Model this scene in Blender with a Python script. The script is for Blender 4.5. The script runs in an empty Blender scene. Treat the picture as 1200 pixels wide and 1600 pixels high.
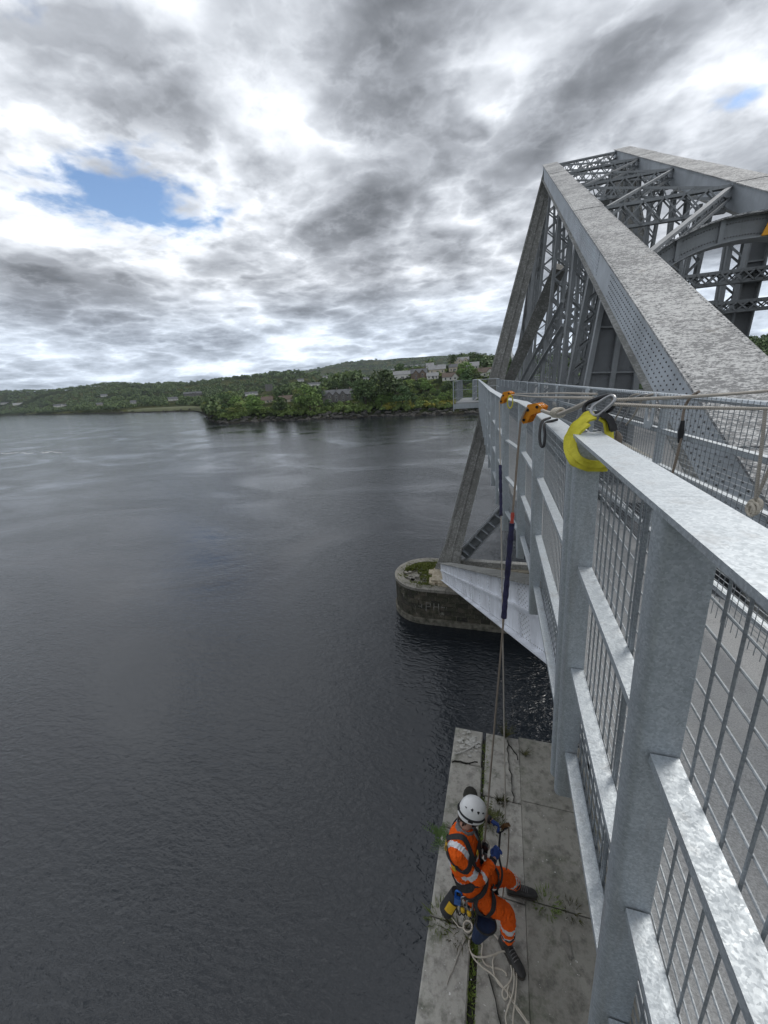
import bpy, bmesh, math, random
import numpy as np
from mathutils import Vector, Matrix
from mathutils.bvhtree import BVHTree

random.seed(7); rng = np.random.default_rng(11)
ZC = 18.5                                    # camera height above the water
scene = bpy.context.scene
col = scene.collection
PI = math.pi

# ------------------------------------------------------------------ camera
cd = bpy.data.cameras.new('camera'); cam = bpy.data.objects.new('camera', cd); col.objects.link(cam)
cd.sensor_fit = 'HORIZONTAL'; cd.angle = math.radians(90.0); cd.clip_start = 0.05; cd.clip_end = 30000
RM = Matrix(((0.957228, -0.0294511, 0.2878318), (0.2816684, 0.322337, -0.9037487), (-0.0661624, 0.9461667, 0.3168455)))
cam.matrix_world = Matrix.Translation((0, 0, ZC)) @ RM.to_4x4()
scene.camera = cam

# ------------------------------------------------------------------ world: broken cloud over a blue sky
SUN_EL, SUN_AZ = math.radians(50), math.radians(42)      # azimuth clockwise from +Y (along the bridge)
world = bpy.data.worlds.new('World'); scene.world = world; world.use_nodes = True
nt = world.node_tree; N = nt.nodes; L = nt.links; N.clear()
def nd(tp, **kw):
    n = N.new(tp)
    for k, v in kw.items():
        if k.startswith('i_'):
            key = k[2:]
            n.inputs[int(key) if key.isdigit() else key].default_value = v
        else: setattr(n, k, v)
    return n
def mth(op, a, b=None, clamp=False, c=None):
    n = N.new('ShaderNodeMath'); n.operation = op; n.use_clamp = clamp
    for i, q in enumerate((a, b, c)):
        if q is None: continue
        if isinstance(q, (int, float)): n.inputs[i].default_value = q
        else: L.new(q, n.inputs[i])
    return n.outputs[0]
def ramp(fac, pts, interp='EASE'):
    n = N.new('ShaderNodeValToRGB'); n.color_ramp.interpolation = interp
    e = n.color_ramp.elements
    while len(e) < len(pts): e.new(0.5)
    for i, (p, c) in enumerate(pts):
        e[i].position = p
        e[i].color = (c, c, c, 1) if isinstance(c, (int, float)) else (*c, 1)
    L.new(fac, n.inputs[0]); return n.outputs[0]
def vm(op, a, b=None, scale=None):
    n = N.new('ShaderNodeVectorMath'); n.operation = op
    for i, q in enumerate((a, b)):
        if q is None: continue
        if isinstance(q, tuple): n.inputs[i].default_value = q
        else: L.new(q, n.inputs[i])
    if scale is not None: n.inputs['Scale'].default_value = scale
    return n
def noise(vec, scale, detail=6, rough=0.55, dist=0.0, dims='3D'):
    n = N.new('ShaderNodeTexNoise'); n.noise_dimensions = dims
    n.inputs['Scale'].default_value = scale; n.inputs['Detail'].default_value = detail
    n.inputs['Roughness'].default_value = rough; n.inputs['Distortion'].default_value = dist
    L.new(vec, n.inputs['Vector']); return n.outputs['Fac']
def mixc(f, a, b, tp='MIX'):
    n = N.new('ShaderNodeMix'); n.data_type = 'RGBA'; n.blend_type = tp
    for i, q in ((0, f), (6, a), (7, b)):
        if isinstance(q, (int, float)): n.inputs[i].default_value = q
        elif isinstance(q, tuple): n.inputs[i].default_value = (*q, 1) if len(q) == 3 else q
        else: L.new(q, n.inputs[i])
    return n.outputs[2]
tc = nd('ShaderNodeTexCoord')
dirv = vm('NORMALIZE', tc.outputs['Generated']).outputs[0]
sep = nd('ShaderNodeSeparateXYZ'); L.new(dirv, sep.inputs[0])
zz = mth('MAXIMUM', sep.outputs[2], 0.0)
inv = mth('DIVIDE', 1.0, mth('ADD', zz, 0.13))
cmb = nd('ShaderNodeCombineXYZ')
L.new(mth('MULTIPLY', sep.outputs[0], inv), cmb.inputs[0]); L.new(mth('MULTIPLY', sep.outputs[1], inv), cmb.inputs[1])
cmb.inputs[2].default_value = 3.7
uv = cmb.outputs[0]
def fbm(off, sc):
    q = vm('ADD', uv, off).outputs[0] if off else uv
    return noise(q, 1.9 * sc, 8, 0.50, 0.15)
nbig = noise(uv, 0.75, 3, 0.5, 0.4)
nmid = fbm(None, 1.0)
nlit = fbm((-0.075, 0.055, 0.0), 1.0)                     # the same field a step towards the light: relief on the cloud base
nfin = noise(uv, 5.5, 6, 0.60, 0.2)
cum = vm('MULTIPLY', dirv, (2.9, 2.9, 8.5)).outputs[0]
ncum = noise(cum, 1.5, 9, 0.60, 0.15)                     # heaped clouds low over the hills
ncl = noise(vm('ADD', cum, (-0.05, 0.0, 0.17)).outputs[0], 1.5, 9, 0.60, 0.15)
lowm = ramp(zz, [(0.02, 1.0), (0.10, 0.85), (0.24, 0.0)])
v = mth('ADD', mth('ADD', mth('MULTIPLY', nbig, 0.42), mth('MULTIPLY', nmid, 0.50)), mth('MULTIPLY', nfin, 0.08))
vlow = mth('ADD', mth('MULTIPLY', mth('SUBTRACT', ncum, 0.5), 0.45), mth('ADD', mth('MULTIPLY', mth('SUBTRACT', nbig, 0.5), 0.35), 0.490))
def mixf(f, a, b):
    n = nd('ShaderNodeMix'); L.new(f, n.inputs[0]); L.new(a, n.inputs[2]); L.new(b, n.inputs[3]); return n.outputs[0]
vv = mixf(lowm, v, vlow)
rel = mixf(lowm, mth('SUBTRACT', nmid, nlit), mth('SUBTRACT', ncum, ncl))
# a gap of blue between the clouds, its rim broken by noise
GAPD = Vector((-0.662, 0.668, 0.341)).normalized()
gd = vm('SUBTRACT', dirv, tuple(GAPD)).outputs[0]
gl = vm('LENGTH', vm('MULTIPLY', gd, (1.0, 1.0, 2.6)).outputs[0]).outputs['Value']
gapn = mth('SUBTRACT', gl, mth('MULTIPLY', mth('SUBTRACT', nmid, 0.5), 0.75))
gapn = mth('ADD', gapn, mth('MULTIPLY', mth('SUBTRACT', nfin, 0.5), 0.45))
gap = ramp(gapn, [(0.02, 1.0), (0.17, 0.0)])
vv2 = mth('SUBTRACT', vv, mth('MULTIPLY', ramp(gapn, [(0.05, 1.0), (0.35, 0.0)]), 0.05))
shade0 = ramp(vv2, [(0.36, 0.80), (0.44, 0.66), (0.49, 0.42), (0.53, 0.28), (0.58, 0.19), (0.66, 0.14)])
rid = mth('POWER', mth('SUBTRACT', 1.0, mth('ABSOLUTE', mth('SUBTRACT', mth('MULTIPLY', nmid, 2.0), 0.96))), 9.0)   # bright rims between the cloud heaps
rid2 = mth('POWER', mth('SUBTRACT', 1.0, mth('ABSOLUTE', mth('SUBTRACT', mth('MULTIPLY', nfin, 2.0), 1.0))), 7.0)
shade0 = mth('ADD', shade0, mth('ADD', mth('MULTIPLY', rid, 0.20), mth('MULTIPLY', rid2, 0.09)))
lit = mth('ADD', mth('ADD', 1.0, mth('MULTIPLY', lowm, 0.10)), mth('MULTIPLY', rel, 4.2))
lit = mth('MAXIMUM', mth('MINIMUM', lit, 1.75), 0.55)
shade = mth('MULTIPLY', mth('MINIMUM', mth('MULTIPLY', shade0, lit), 1.08), 0.68)
tint = mixc(shade, (0.88, 0.95, 1.07), (0.98, 0.995, 1.015))
cloudc = mixc(1.0, shade, tint, 'MULTIPLY')
cloudc = mixc(lowm, cloudc, mixc(1.0, cloudc, (0.92, 0.99, 1.07), 'MULTIPLY'))
cov = mth('MULTIPLY', ramp(mth('ADD', vv, mth('MULTIPLY', lowm, 0.02)), [(0.345, 0.0), (0.40, 1.0)]), mth('SUBTRACT', 1.0, gap))
sky = nd('ShaderNodeTexSky'); sky.sky_type = 'NISHITA'; sky.sun_disc = False
sky.sun_elevation = SUN_EL; sky.sun_rotation = SUN_AZ; sky.air_density = 1.0; sky.dust_density = 0.1; sky.ozone_density = 3.0
b1 = nd('ShaderNodeBackground'); L.new(sky.outputs[0], b1.inputs[0]); b1.inputs[1].default_value = 0.085
b2 = nd('ShaderNodeBackground'); L.new(cloudc, b2.inputs[0]); b2.inputs[1].default_value = 1.0
ms = nd('ShaderNodeMixShader'); L.new(cov, ms.inputs[0]); L.new(b1.outputs[0], ms.inputs[1]); L.new(b2.outputs[0], ms.inputs[2])
wo = nd('ShaderNodeOutputWorld'); L.new(ms.outputs[0], wo.inputs[0])

# ------------------------------------------------------------------ sun behind thin cloud
sd = bpy.data.lights.new('sun', 'SUN'); so = bpy.data.objects.new('sun', sd); col.objects.link(so)
sd.energy = 0.95; sd.angle = math.radians(24); sd.color = (1.0, 0.955, 0.89)
sdir = Vector((math.sin(SUN_AZ) * math.cos(SUN_EL), math.cos(SUN_AZ) * math.cos(SUN_EL), math.sin(SUN_EL)))
so.rotation_euler = sdir.to_track_quat('Z', 'Y').to_euler(); so.location = (60, 60, 90)

vs = scene.view_settings
vs.view_transform = 'Standard'; vs.look = 'None'; vs.gamma = 1.0; vs.exposure = 0.96; vs.use_curve_mapping = False
scene.render.film_transparent = False

# ------------------------------------------------------------------ helpers
def tag(o, label=None, cat=None, group=None, kind=None):
    if label: o['label'] = label
    if cat: o['category'] = cat
    if group: o['group'] = group
    if kind: o['kind'] = kind
    return o
def empty(name, loc=(0, 0, 0), label=None, cat=None, group=None):
    o = bpy.data.objects.new(name, None); col.objects.link(o); o.location = loc; o.empty_display_size = 0.1
    return tag(o, label, cat, group)
def W(p): return Vector((p[0], p[1], p[2] + ZC))         # from heights relative to the camera
def root_of(p):
    while p.parent is not None: p = p.parent
    return p
class MB:
    def __init__(s): s.v = []; s.f = []; s.m = []
    def add(s, vs_, fs, mi=0):
        o = len(s.v); s.v += [Vector(q) for q in vs_]; s.f += [tuple(i + o for i in f) for f in fs]; s.m += [mi] * len(fs); return s
    def hexa(s, q, mi=0):                                # q: 4 bottom, 4 top (ccw seen from top)
        return s.add(q, [(3, 2, 1, 0), (4, 5, 6, 7), (0, 1, 5, 4), (1, 2, 6, 5), (2, 3, 7, 6), (3, 0, 4, 7)], mi)
    def box(s, c, sz, rot=None, mi=0):
        c = Vector(c); x, y, z = (k / 2 for k in sz)
        q = [Vector(k) for k in ((-x, -y, -z), (x, -y, -z), (x, y, -z), (-x, y, -z), (-x, -y, z), (x, -y, z), (x, y, z), (-x, y, z))]
        if rot is not None: q = [rot @ k for k in q]
        return s.hexa([k + c for k in q], mi)
    def beam(s, a, b, w, h, up=(0, 0, 1), w1=None, h1=None, off=(0, 0), mi=0):
        """box from a to b, w across, h along up; off shifts (across, up)"""
        a, b = Vector(a), Vector(b); d = (b - a).normalized(); up = Vector(up)
        sd_ = d.cross(up)
        if sd_.length < 1e-4: sd_ = d.cross(Vector((1, 0, 0)))
        sd_.normalize(); u = sd_.cross(d).normalized()
        w1 = w if w1 is None else w1; h1 = h if h1 is None else h1
        q = []
        for p, ww, hh in ((a, w, h), (b, w1, h1)):
            p = p + sd_ * off[0] + u * off[1]
            q.append([p - sd_ * ww / 2 - u * hh / 2, p + sd_ * ww / 2 - u * hh / 2, p + sd_ * ww / 2 + u * hh / 2, p - sd_ * ww / 2 + u * hh / 2])
        A, B = q
        return s.add(A + B, [(0, 1, 2, 3), (7, 6, 5, 4), (0, 4, 5, 1), (1, 5, 6, 2), (2, 6, 7, 3), (3, 7, 4, 0)], mi)
    def tube(s, pts, r, n=8, closed=False, mi=0, caps=True):
        pts = [Vector(p) for p in pts]; k = len(pts); rs = r if isinstance(r, (list, tuple)) else [r] * k
        o = len(s.v); pn = None
        for i in range(k):
            t = (pts[(i + 1) % k] - pts[i - 1]) if closed else (pts[min(i + 1, k - 1)] - pts[max(i - 1, 0)])
            t.normalize()
            if pn is None:
                pn = t.orthogonal().normalized()
            else:
                pn = pn - t * pn.dot(t)
                pn = pn.normalized() if pn.length > 1e-6 else t.orthogonal().normalized()
            bn = t.cross(pn)
            for j in range(n):
                a = 2 * PI * j / n
                s.v.append(pts[i] + (pn * math.cos(a) + bn * math.sin(a)) * rs[i])
        for i in range(k if closed else k - 1):
            i2 = (i + 1) % k
            for j in range(n):
                s.f.append((o + i * n + j, o + i * n + (j + 1) % n, o + i2 * n + (j + 1) % n, o + i2 * n + j)); s.m.append(mi)
        if not closed and caps:
            s.f.append(tuple(o + j for j in reversed(range(n)))); s.m.append(mi)
            s.f.append(tuple(o + (k - 1) * n + j for j in range(n))); s.m.append(mi)
        return s
    def prism(s, poly, ext, mi=0):
        poly = [Vector(p) for p in poly]; ext = Vector(ext); n = len(poly)
        return s.add(poly + [p + ext for p in poly], [tuple(reversed(range(n))), tuple(range(n, 2 * n))] + [(i, (i + 1) % n, n + (i + 1) % n, n + i) for i in range(n)], mi)
    def loft(s, rings, mi=0, caps=True):
        n = len(rings[0]); o = len(s.v)
        for r_ in rings: s.v += [Vector(q) for q in r_]
        for i in range(len(rings) - 1):
            for j in range(n):
                s.f.append((o + i * n + j, o + i * n + (j + 1) % n, o + (i + 1) * n + (j + 1) % n, o + (i + 1) * n + j)); s.m.append(mi)
        if caps:
            s.f.append(tuple(o + j for j in reversed(range(n)))); s.m.append(mi)
            s.f.append(tuple(o + (len(rings) - 1) * n + j for j in range(n))); s.m.append(mi)
        return s
    def ball(s, c, r, nu=10, nv=6, rot=None, mi=0):
        c = Vector(c); r = Vector(r) if hasattr(r, '__len__') else Vector((r, r, r)); rings = []
        for i in range(nv + 1):
            ph = PI * i / nv - PI / 2; k = max(math.cos(ph), 0.02)
            rg = [Vector((r.x * k * math.cos(2 * PI * j / nu), r.y * k * math.sin(2 * PI * j / nu), r.z * math.sin(ph))) for j in range(nu)]
            rings.append([(rot @ q if rot is not None else q) + c for q in rg])
        return s.loft(rings, mi)
    def build(s, name, mat=None, parent=None, smooth=False, loc=None, kind=None):
        """vertices are world coordinates; stored relative to the thing's base"""
        me = bpy.data.meshes.new(name)
        base = root_of(parent).location if parent is not None else (Vector(loc) if loc is not None else Vector((0, 0, 0)))
        me.from_pydata([tuple(q - base) for q in s.v], [], s.f); me.update()
        if mat is not None:
            for m_ in (mat if isinstance(mat, (list, tuple)) else [mat]): me.materials.append(m_)
            if isinstance(mat, (list, tuple)): me.polygons.foreach_set('material_index', s.m)
        if smooth: me.polygons.foreach_set('use_smooth', [True] * len(me.polygons))
        o = bpy.data.objects.new(name, me); col.objects.link(o)
        if parent is not None: o.parent = parent
        else: o.location = base
        if kind: o['kind'] = kind
        return o
def smooth_sharp(o, ang=35):
    me = o.data; me.polygons.foreach_set('use_smooth', [True] * len(me.polygons))
    try: me.set_sharp_from_angle(angle=math.radians(ang))
    except Exception: pass
    return o

# ------------------------------------------------------------------ materials
def newmat(name):
    global N, L
    m = bpy.data.materials.new(name); m.use_nodes = True
    N = m.node_tree.nodes; L = m.node_tree.links; N.clear()
    out = N.new('ShaderNodeOutputMaterial'); b = N.new('ShaderNodeBsdfPrincipled'); L.new(b.outputs[0], out.inputs[0])
    return m, b
def pos(scale=None):
    g = N.new('ShaderNodeNewGeometry').outputs['Position']
    return vm('MULTIPLY', g, scale).outputs[0] if scale else g
def setc(b, c):
    if isinstance(c, tuple): b.inputs['Base Color'].default_value = (*c, 1)
    else: L.new(c, b.inputs['Base Color'])
def bump(b, h, strength=0.3, dist=0.01, nrm=None):
    n = N.new('ShaderNodeBump'); n.inputs['Strength'].default_value = strength; n.inputs['Distance'].default_value = dist
    L.new(h, n.inputs['Height'])
    if nrm is not None: L.new(nrm, n.inputs['Normal'])
    L.new(n.outputs[0], b.inputs['Normal']); return n.outputs[0]
def simple(name, c1, c2=None, scale=8, rough=0.6, metal=0.0, bstr=0.2, bscale=None, bdist=0.01, lo=0.35, hi=0.65, detail=6, stretch=None, spec=None):
    m, b = newmat(name); p = pos(stretch)
    n1 = noise(p, scale, detail, 0.6)
    setc(b, mixc(ramp(n1, [(lo, 0.0), (hi, 1.0)], 'LINEAR'), c1, c2 or tuple(k * 0.7 for k in c1)))
    b.inputs['Roughness'].default_value = rough; b.inputs['Metallic'].default_value = metal
    if spec is not None: b.inputs['Specular IOR Level'].default_value = spec
    if bstr > 0: bump(b, noise(p, bscale or scale * 3, 5, 0.6), bstr, bdist)
    return m
M = {}
def mk_galv(name, dark=1.0):
    m, b = newmat(name); p = pos()
    vo = N.new('ShaderNodeTexVoronoi'); vo.inputs['Scale'].default_value = 210; L.new(vm('ADD', p, None).outputs[0], vo.inputs['Vector'])
    wv = N.new('ShaderNodeTexNoise'); wv.inputs['Scale'].default_value = 110; L.new(p, wv.inputs['Vector'])
    L.new(vm('ADD', p, vm('SCALE', wv.outputs['Color'], scale=0.012).outputs[0]).outputs[0], vo.inputs['Vector'])
    sepc = N.new('ShaderNodeSeparateColor'); L.new(vo.outputs['Color'], sepc.inputs[0])
    n2 = noise(p, 14, 7, 0.72); n3 = noise(pos((1, 1, 0.6)), 95, 4, 0.65)
    f = mth('ADD', mth('MULTIPLY', sepc.outputs[0], 0.28), mth('ADD', mth('MULTIPLY', n2, 0.40), mth('MULTIPLY', n3, 0.32)))
    c = ramp(f, [(0.32, (0.37 * dark, 0.405 * dark, 0.43 * dark)), (0.5, (0.46 * dark, 0.50 * dark, 0.53 * dark)), (0.68, (0.57 * dark, 0.61 * dark, 0.635 * dark))], 'LINEAR')
    st = ramp(noise(pos((3, 3, 0.4)), 4.0, 6, 0.7), [(0.52, 0.0), (0.74, 1.0)], 'LINEAR')
    setc(b, mixc(mth('MULTIPLY', st, 0.42), c, (0.29, 0.27, 0.25)))
    b.inputs['Metallic'].default_value = 0.5
    L.new(ramp(f, [(0.2, 0.62), (0.8, 0.42)], 'LINEAR'), b.inputs['Roughness'])
    bump(b, mth('ADD', mth('MULTIPLY', sepc.outputs[0], 0.3), n3), 0.12, 0.004)
    return m
M['galv'] = mk_galv('galvanised_steel')
M['wire'] = mk_galv('galvanised_wire', 0.62)
def mk_paint(name, base, lichen, rust=0.25, lscale=26.0, streak=0.5, stretch=(1, 1, 1), dark=0.55):
    """old grey bridge paint with lichen blotches, chips and grime"""
    m, b = newmat(name); p = pos()
    n1 = noise(p, 1.3, 6, 0.6); n2 = noise(p, 14, 6, 0.65)
    c = mixc(ramp(n1, [(0.3, 0.0), (0.7, 1.0)], 'LINEAR'), tuple(k * 0.8 for k in base), tuple(k * 1.18 for k in base))
    li = mth('ADD', mth('MULTIPLY', noise(pos(stretch), lscale * 0.75, 3, 0.6), 0.40), mth('MULTIPLY', noise(pos(stretch), lscale * 2.6, 4, 0.7), 0.60))
    li2 = noise(p, 0.9, 3, 0.5)
    lm = ramp(mth('ADD', li, mth('MULTIPLY', mth('SUBTRACT', li2, 0.5), 0.25)), [(0.58 - 0.16 * lichen, 0.0), (0.66 - 0.14 * lichen, 1.0)], 'LINEAR')
    c = mixc(mth('MULTIPLY', lm, min(1.0, lichen)), c, mixc(n2, (0.40, 0.40, 0.385), (0.66, 0.66, 0.64)))
    dk = ramp(noise(pos(stretch), lscale * 1.9, 5, 0.75), [(0.53, 0.0), (0.62, 1.0)], 'LINEAR')
    c = mixc(mth('MULTIPLY', dk, dark * lichen), c, (0.07, 0.075, 0.075))
    st = ramp(noise(pos((5, 5, 0.35)), 2.2, 6, 0.7), [(0.52, 0.0), (0.75, 1.0)], 'LINEAR')
    c = mixc(mth('MULTIPLY', st, streak * 0.7), c, (0.10, 0.095, 0.085))
    ru = ramp(noise(p, 3.1, 8, 0.75), [(0.63, 0.0), (0.69, 1.0)], 'LINEAR')
    c = mixc(mth('MULTIPLY', ru, rust), c, (0.16, 0.075, 0.035))
    setc(b, c); b.inputs['Roughness'].default_value = 0.62
    bump(b, mth('ADD', n2, mth('MULTIPLY', lm, 0.8)), 0.35, 0.006)
    return m
M['steel'] = mk_paint('bridge_grey_paint', (0.235, 0.25, 0.26), 0.16, 0.30)
M['steel_dark'] = mk_paint('bridge_grey_paint_worn', (0.165, 0.175, 0.185), 0.10, 0.55)
M['steel_leg'] = mk_paint('bridge_paint_mossy', (0.20, 0.20, 0.185), 0.55, 0.25, 9.0, 0.6)
M['steel_web'] = mk_paint('bridge_paint_clean', (0.44, 0.475, 0.51), 0.12, 0.14, 22.0, 0.25)
def mk_lichen():
    m, b = newmat('bridge_plate_lichen'); st = pos((0.55, 1.0, 1.0)); p = pos()
    f1 = noise(st, 46, 5, 0.75); f2 = noise(st, 16, 4, 0.6); f3 = noise(p, 0.8, 4, 0.6); f4 = noise(pos((0.3, 1, 1)), 70, 4, 0.7)
    k = mth('ADD', mth('MULTIPLY', f1, 0.66), mth('ADD', mth('MULTIPLY', f2, 0.38), mth('MULTIPLY', mth('SUBTRACT', f3, 0.5), 0.22)))
    c = mixc(f4, (0.085, 0.09, 0.095), (0.20, 0.205, 0.21))
    c = mixc(ramp(k, [(0.50, 0.0), (0.57, 1.0)], 'LINEAR'), c, mixc(f4, (0.33, 0.335, 0.335), (0.62, 0.625, 0.615)))
    c = mixc(mth('MULTIPLY', ramp(noise(p, 3.0, 8, 0.75), [(0.60, 0.0), (0.70, 1.0)], 'LINEAR'), 0.35), c, (0.20, 0.165, 0.11))
    setc(b, c); b.inputs['Roughness'].default_value = 0.75; bump(b, mth('ADD', k, f4), 0.6, 0.008); return m
M['steel_top'] = mk_lichen()
M['rivet'] = simple('rivet_heads', (0.10, 0.105, 0.11), (0.2, 0.2, 0.2), 20, 0.6, 0, 0)
M['white'] = mk_paint('white_girder_paint', (0.68, 0.70, 0.74), 0.05, 0.30, 12.0, 0.45)
M['rivet_white'] = simple('white_rivet_heads', (0.40, 0.41, 0.43), (0.3, 0.29, 0.27), 20, 0.6, 0, 0)
M['concrete'] = None
def mk_conc(name, a, bb, wet=0.0):
    m, b = newmat(name); p = pos()
    n1 = noise(p, 1.4, 7, 0.65); n2 = noise(p, 9, 8, 0.7); n3 = noise(p, 60, 4, 0.7)
    c = mixc(ramp(n1, [(0.3, 0.0), (0.7, 1.0)], 'LINEAR'), a, bb)
    c = mixc(mth('MULTIPLY', ramp(n2, [(0.47, 0.0), (0.66, 1.0)], 'LINEAR'), 0.75), c, tuple(k * 0.42 for k in a))
    c = mixc(mth('MULTIPLY', ramp(n3, [(0.60, 0.0), (0.66, 1.0)], 'LINEAR'), 0.5), c, (0.36, 0.35, 0.32))
    gr = ramp(noise(p, 2.6, 8, 0.75), [(0.54, 0.0), (0.68, 1.0)], 'LINEAR')
    c = mixc(mth('MULTIPLY', gr, 0.62), c, (0.055, 0.075, 0.03))
    wh = ramp(noise(p, 33, 2, 0.5), [(0.735, 0.0), (0.76, 1.0)], 'LINEAR')
    c = mixc(wh, c, (0.72, 0.71, 0.68))
    setc(b, c); b.inputs['Roughness'].default_value = 0.85
    bump(b, mth('ADD', mth('MULTIPLY', n2, 1.0), mth('MULTIPLY', n3, 0.35)), 0.7, 0.018)
    return m
M['concrete'] = mk_conc('ledge_concrete', (0.33, 0.315, 0.28), (0.48, 0.46, 0.41))
M['concrete_darker'] = mk_conc('ledge_concrete_darker', (0.25, 0.24, 0.205), (0.37, 0.355, 0.31))  # darker concrete tone for the right-hand slabs and the pier body
M['lime'] = simple('lime_smear', (0.55, 0.54, 0.50), (0.36, 0.35, 0.32), 40, 0.9, 0, 0.5)
M['tarmac'] = None
def mk_tarmac():
    m, b = newmat('footway_surfacing'); p = pos()
    n1 = noise(p, 1.2, 6, 0.6); n3 = noise(p, 140, 3, 0.7); n2 = noise(p, 12, 6, 0.7)
    c = mixc(n1, (0.29, 0.295, 0.295), (0.42, 0.425, 0.425))
    c = mixc(ramp(n3, [(0.35, 0.0), (0.65, 1.0)], 'LINEAR'), mixc(1.0, c, (0.62, 0.62, 0.62), 'MULTIPLY'), c)
    c = mixc(mth('MULTIPLY', ramp(n2, [(0.55, 0.0), (0.7, 1.0)], 'LINEAR'), 0.4), c, (0.13, 0.13, 0.13))
    setc(b, c); b.inputs['Roughness'].default_value = 0.9; bump(b, n3, 0.6, 0.004); return m
M['tarmac'] = mk_tarmac()
def mk_stone():
    m, b = newmat('pier_masonry'); p = pos()
    oi = N.new('ShaderNodeObjectInfo')
    n1 = noise(p, 2.2, 7, 0.65); n2 = noise(p, 12, 6, 0.7)
    c = mixc(ramp(oi.outputs['Random'], [(0, 0.0), (1, 1.0)], 'LINEAR'), (0.022, 0.021, 0.018), (0.115, 0.10, 0.075))
    c = mixc(ramp(n1, [(0.42, 0.0), (0.62, 1.0)], 'LINEAR'), c, (0.035, 0.038, 0.022))
    c = mixc(mth('MULTIPLY', ramp(n2, [(0.58, 0.0), (0.68, 1.0)], 'LINEAR'), 0.55), c, (0.33, 0.31, 0.26))
    wt = ramp(noise(pos((2.5, 2.5, 0.5)), 1.5, 5, 0.6), [(0.62, 0.0), (0.70, 1.0)], 'LINEAR')
    c = mixc(mth('MULTIPLY', wt, 0.5), c, (0.42, 0.40, 0.35))
    setc(b, c); b.inputs['Roughness'].default_value = 0.9; bump(b, mth('ADD', n1, n2), 0.8, 0.05); return m
M['stone'] = mk_stone()
M['coping'] = mk_conc('pier_coping', (0.19, 0.18, 0.155), (0.30, 0.285, 0.25))
M['lime_block'] = simple('pale_bedding', (0.50, 0.44, 0.34), (0.30, 0.25, 0.17), 4, 0.9, 0, 0.8, 9, 0.05)
M['tide'] = simple('tide_stone', (0.20, 0.185, 0.15), (0.05, 0.05, 0.035), 3, 0.8, 0, 0.8, 8, 0.06)
def mk_leaf(name, a, b_, c_, scale=0.35, rough=0.7):
    m, b = newmat(name); p = pos(); oi = N.new('ShaderNodeObjectInfo')
    n1 = noise(p, scale, 4, 0.6); n2 = noise(p, scale * 9, 3, 0.6)
    c = mixc(ramp(n1, [(0.32, 0.0), (0.68, 1.0)], 'LINEAR'), a, b_)
    c = mixc(mth('MULTIPLY', ramp(n2, [(0.4, 0.0), (0.75, 1.0)], 'LINEAR'), 0.6), c, c_)
    hs = N.new('ShaderNodeHueSaturation'); L.new(c, hs.inputs['Color'])
    L.new(mth('ADD', 0.485, mth('MULTIPLY', oi.outputs['Random'], 0.03)), hs.inputs['Hue'])
    L.new(mth('ADD', 0.75, mth('MULTIPLY', oi.outputs['Random'], 0.5)), hs.inputs['Value'])
    setc(b, hs.outputs[0]); b.inputs['Roughness'].default_value = rough; b.inputs['Specular IOR Level'].default_value = 0.25
    return m
M['leaf_dark'] = mk_leaf('foliage_dark', (0.0417, 0.0751, 0.0292), (0.0751, 0.1209, 0.0417), (0.1147, 0.1667, 0.0583))
M['leaf_mid'] = mk_leaf('foliage_mid', (0.0753, 0.1297, 0.0335), (0.1507, 0.2261, 0.0586), (0.2302, 0.293, 0.0837))
M['leaf_pale'] = mk_leaf('foliage_pale', (0.1084, 0.1533, 0.0448), (0.1962, 0.2523, 0.0673), (0.2804, 0.299, 0.0935))
M['leaf_gold'] = mk_leaf('foliage_gorse', (0.132, 0.144, 0.024), (0.24, 0.228, 0.036), (0.36, 0.3, 0.048), 0.5)
M['wood_far'] = mk_leaf('woodland', (0.049, 0.0803, 0.0356), (0.1025, 0.1515, 0.0535), (0.167, 0.205, 0.0758), 0.02)
M['bark'] = simple('bark', (0.085, 0.07, 0.055), (0.045, 0.038, 0.03), 6, 0.9, 0, 0.5)
M['grass'] = mk_leaf('grass_blades', (0.09, 0.14, 0.024), (0.15, 0.20, 0.04), (0.24, 0.25, 0.08), 6)
M['fern'] = mk_leaf('fern_leaf', (0.05, 0.09, 0.025), (0.08, 0.13, 0.04), (0.12, 0.16, 0.06), 9)
M['moss'] = mk_leaf('moss_weeds', (0.05, 0.06, 0.02), (0.085, 0.095, 0.03), (0.14, 0.12, 0.05), 9)
M['rock'] = simple('shore_rock', (0.07, 0.066, 0.058), (0.02, 0.02, 0.018), 0.8, 0.9, 0, 0.8, 2.5, 0.2)
HAZE = True
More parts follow.
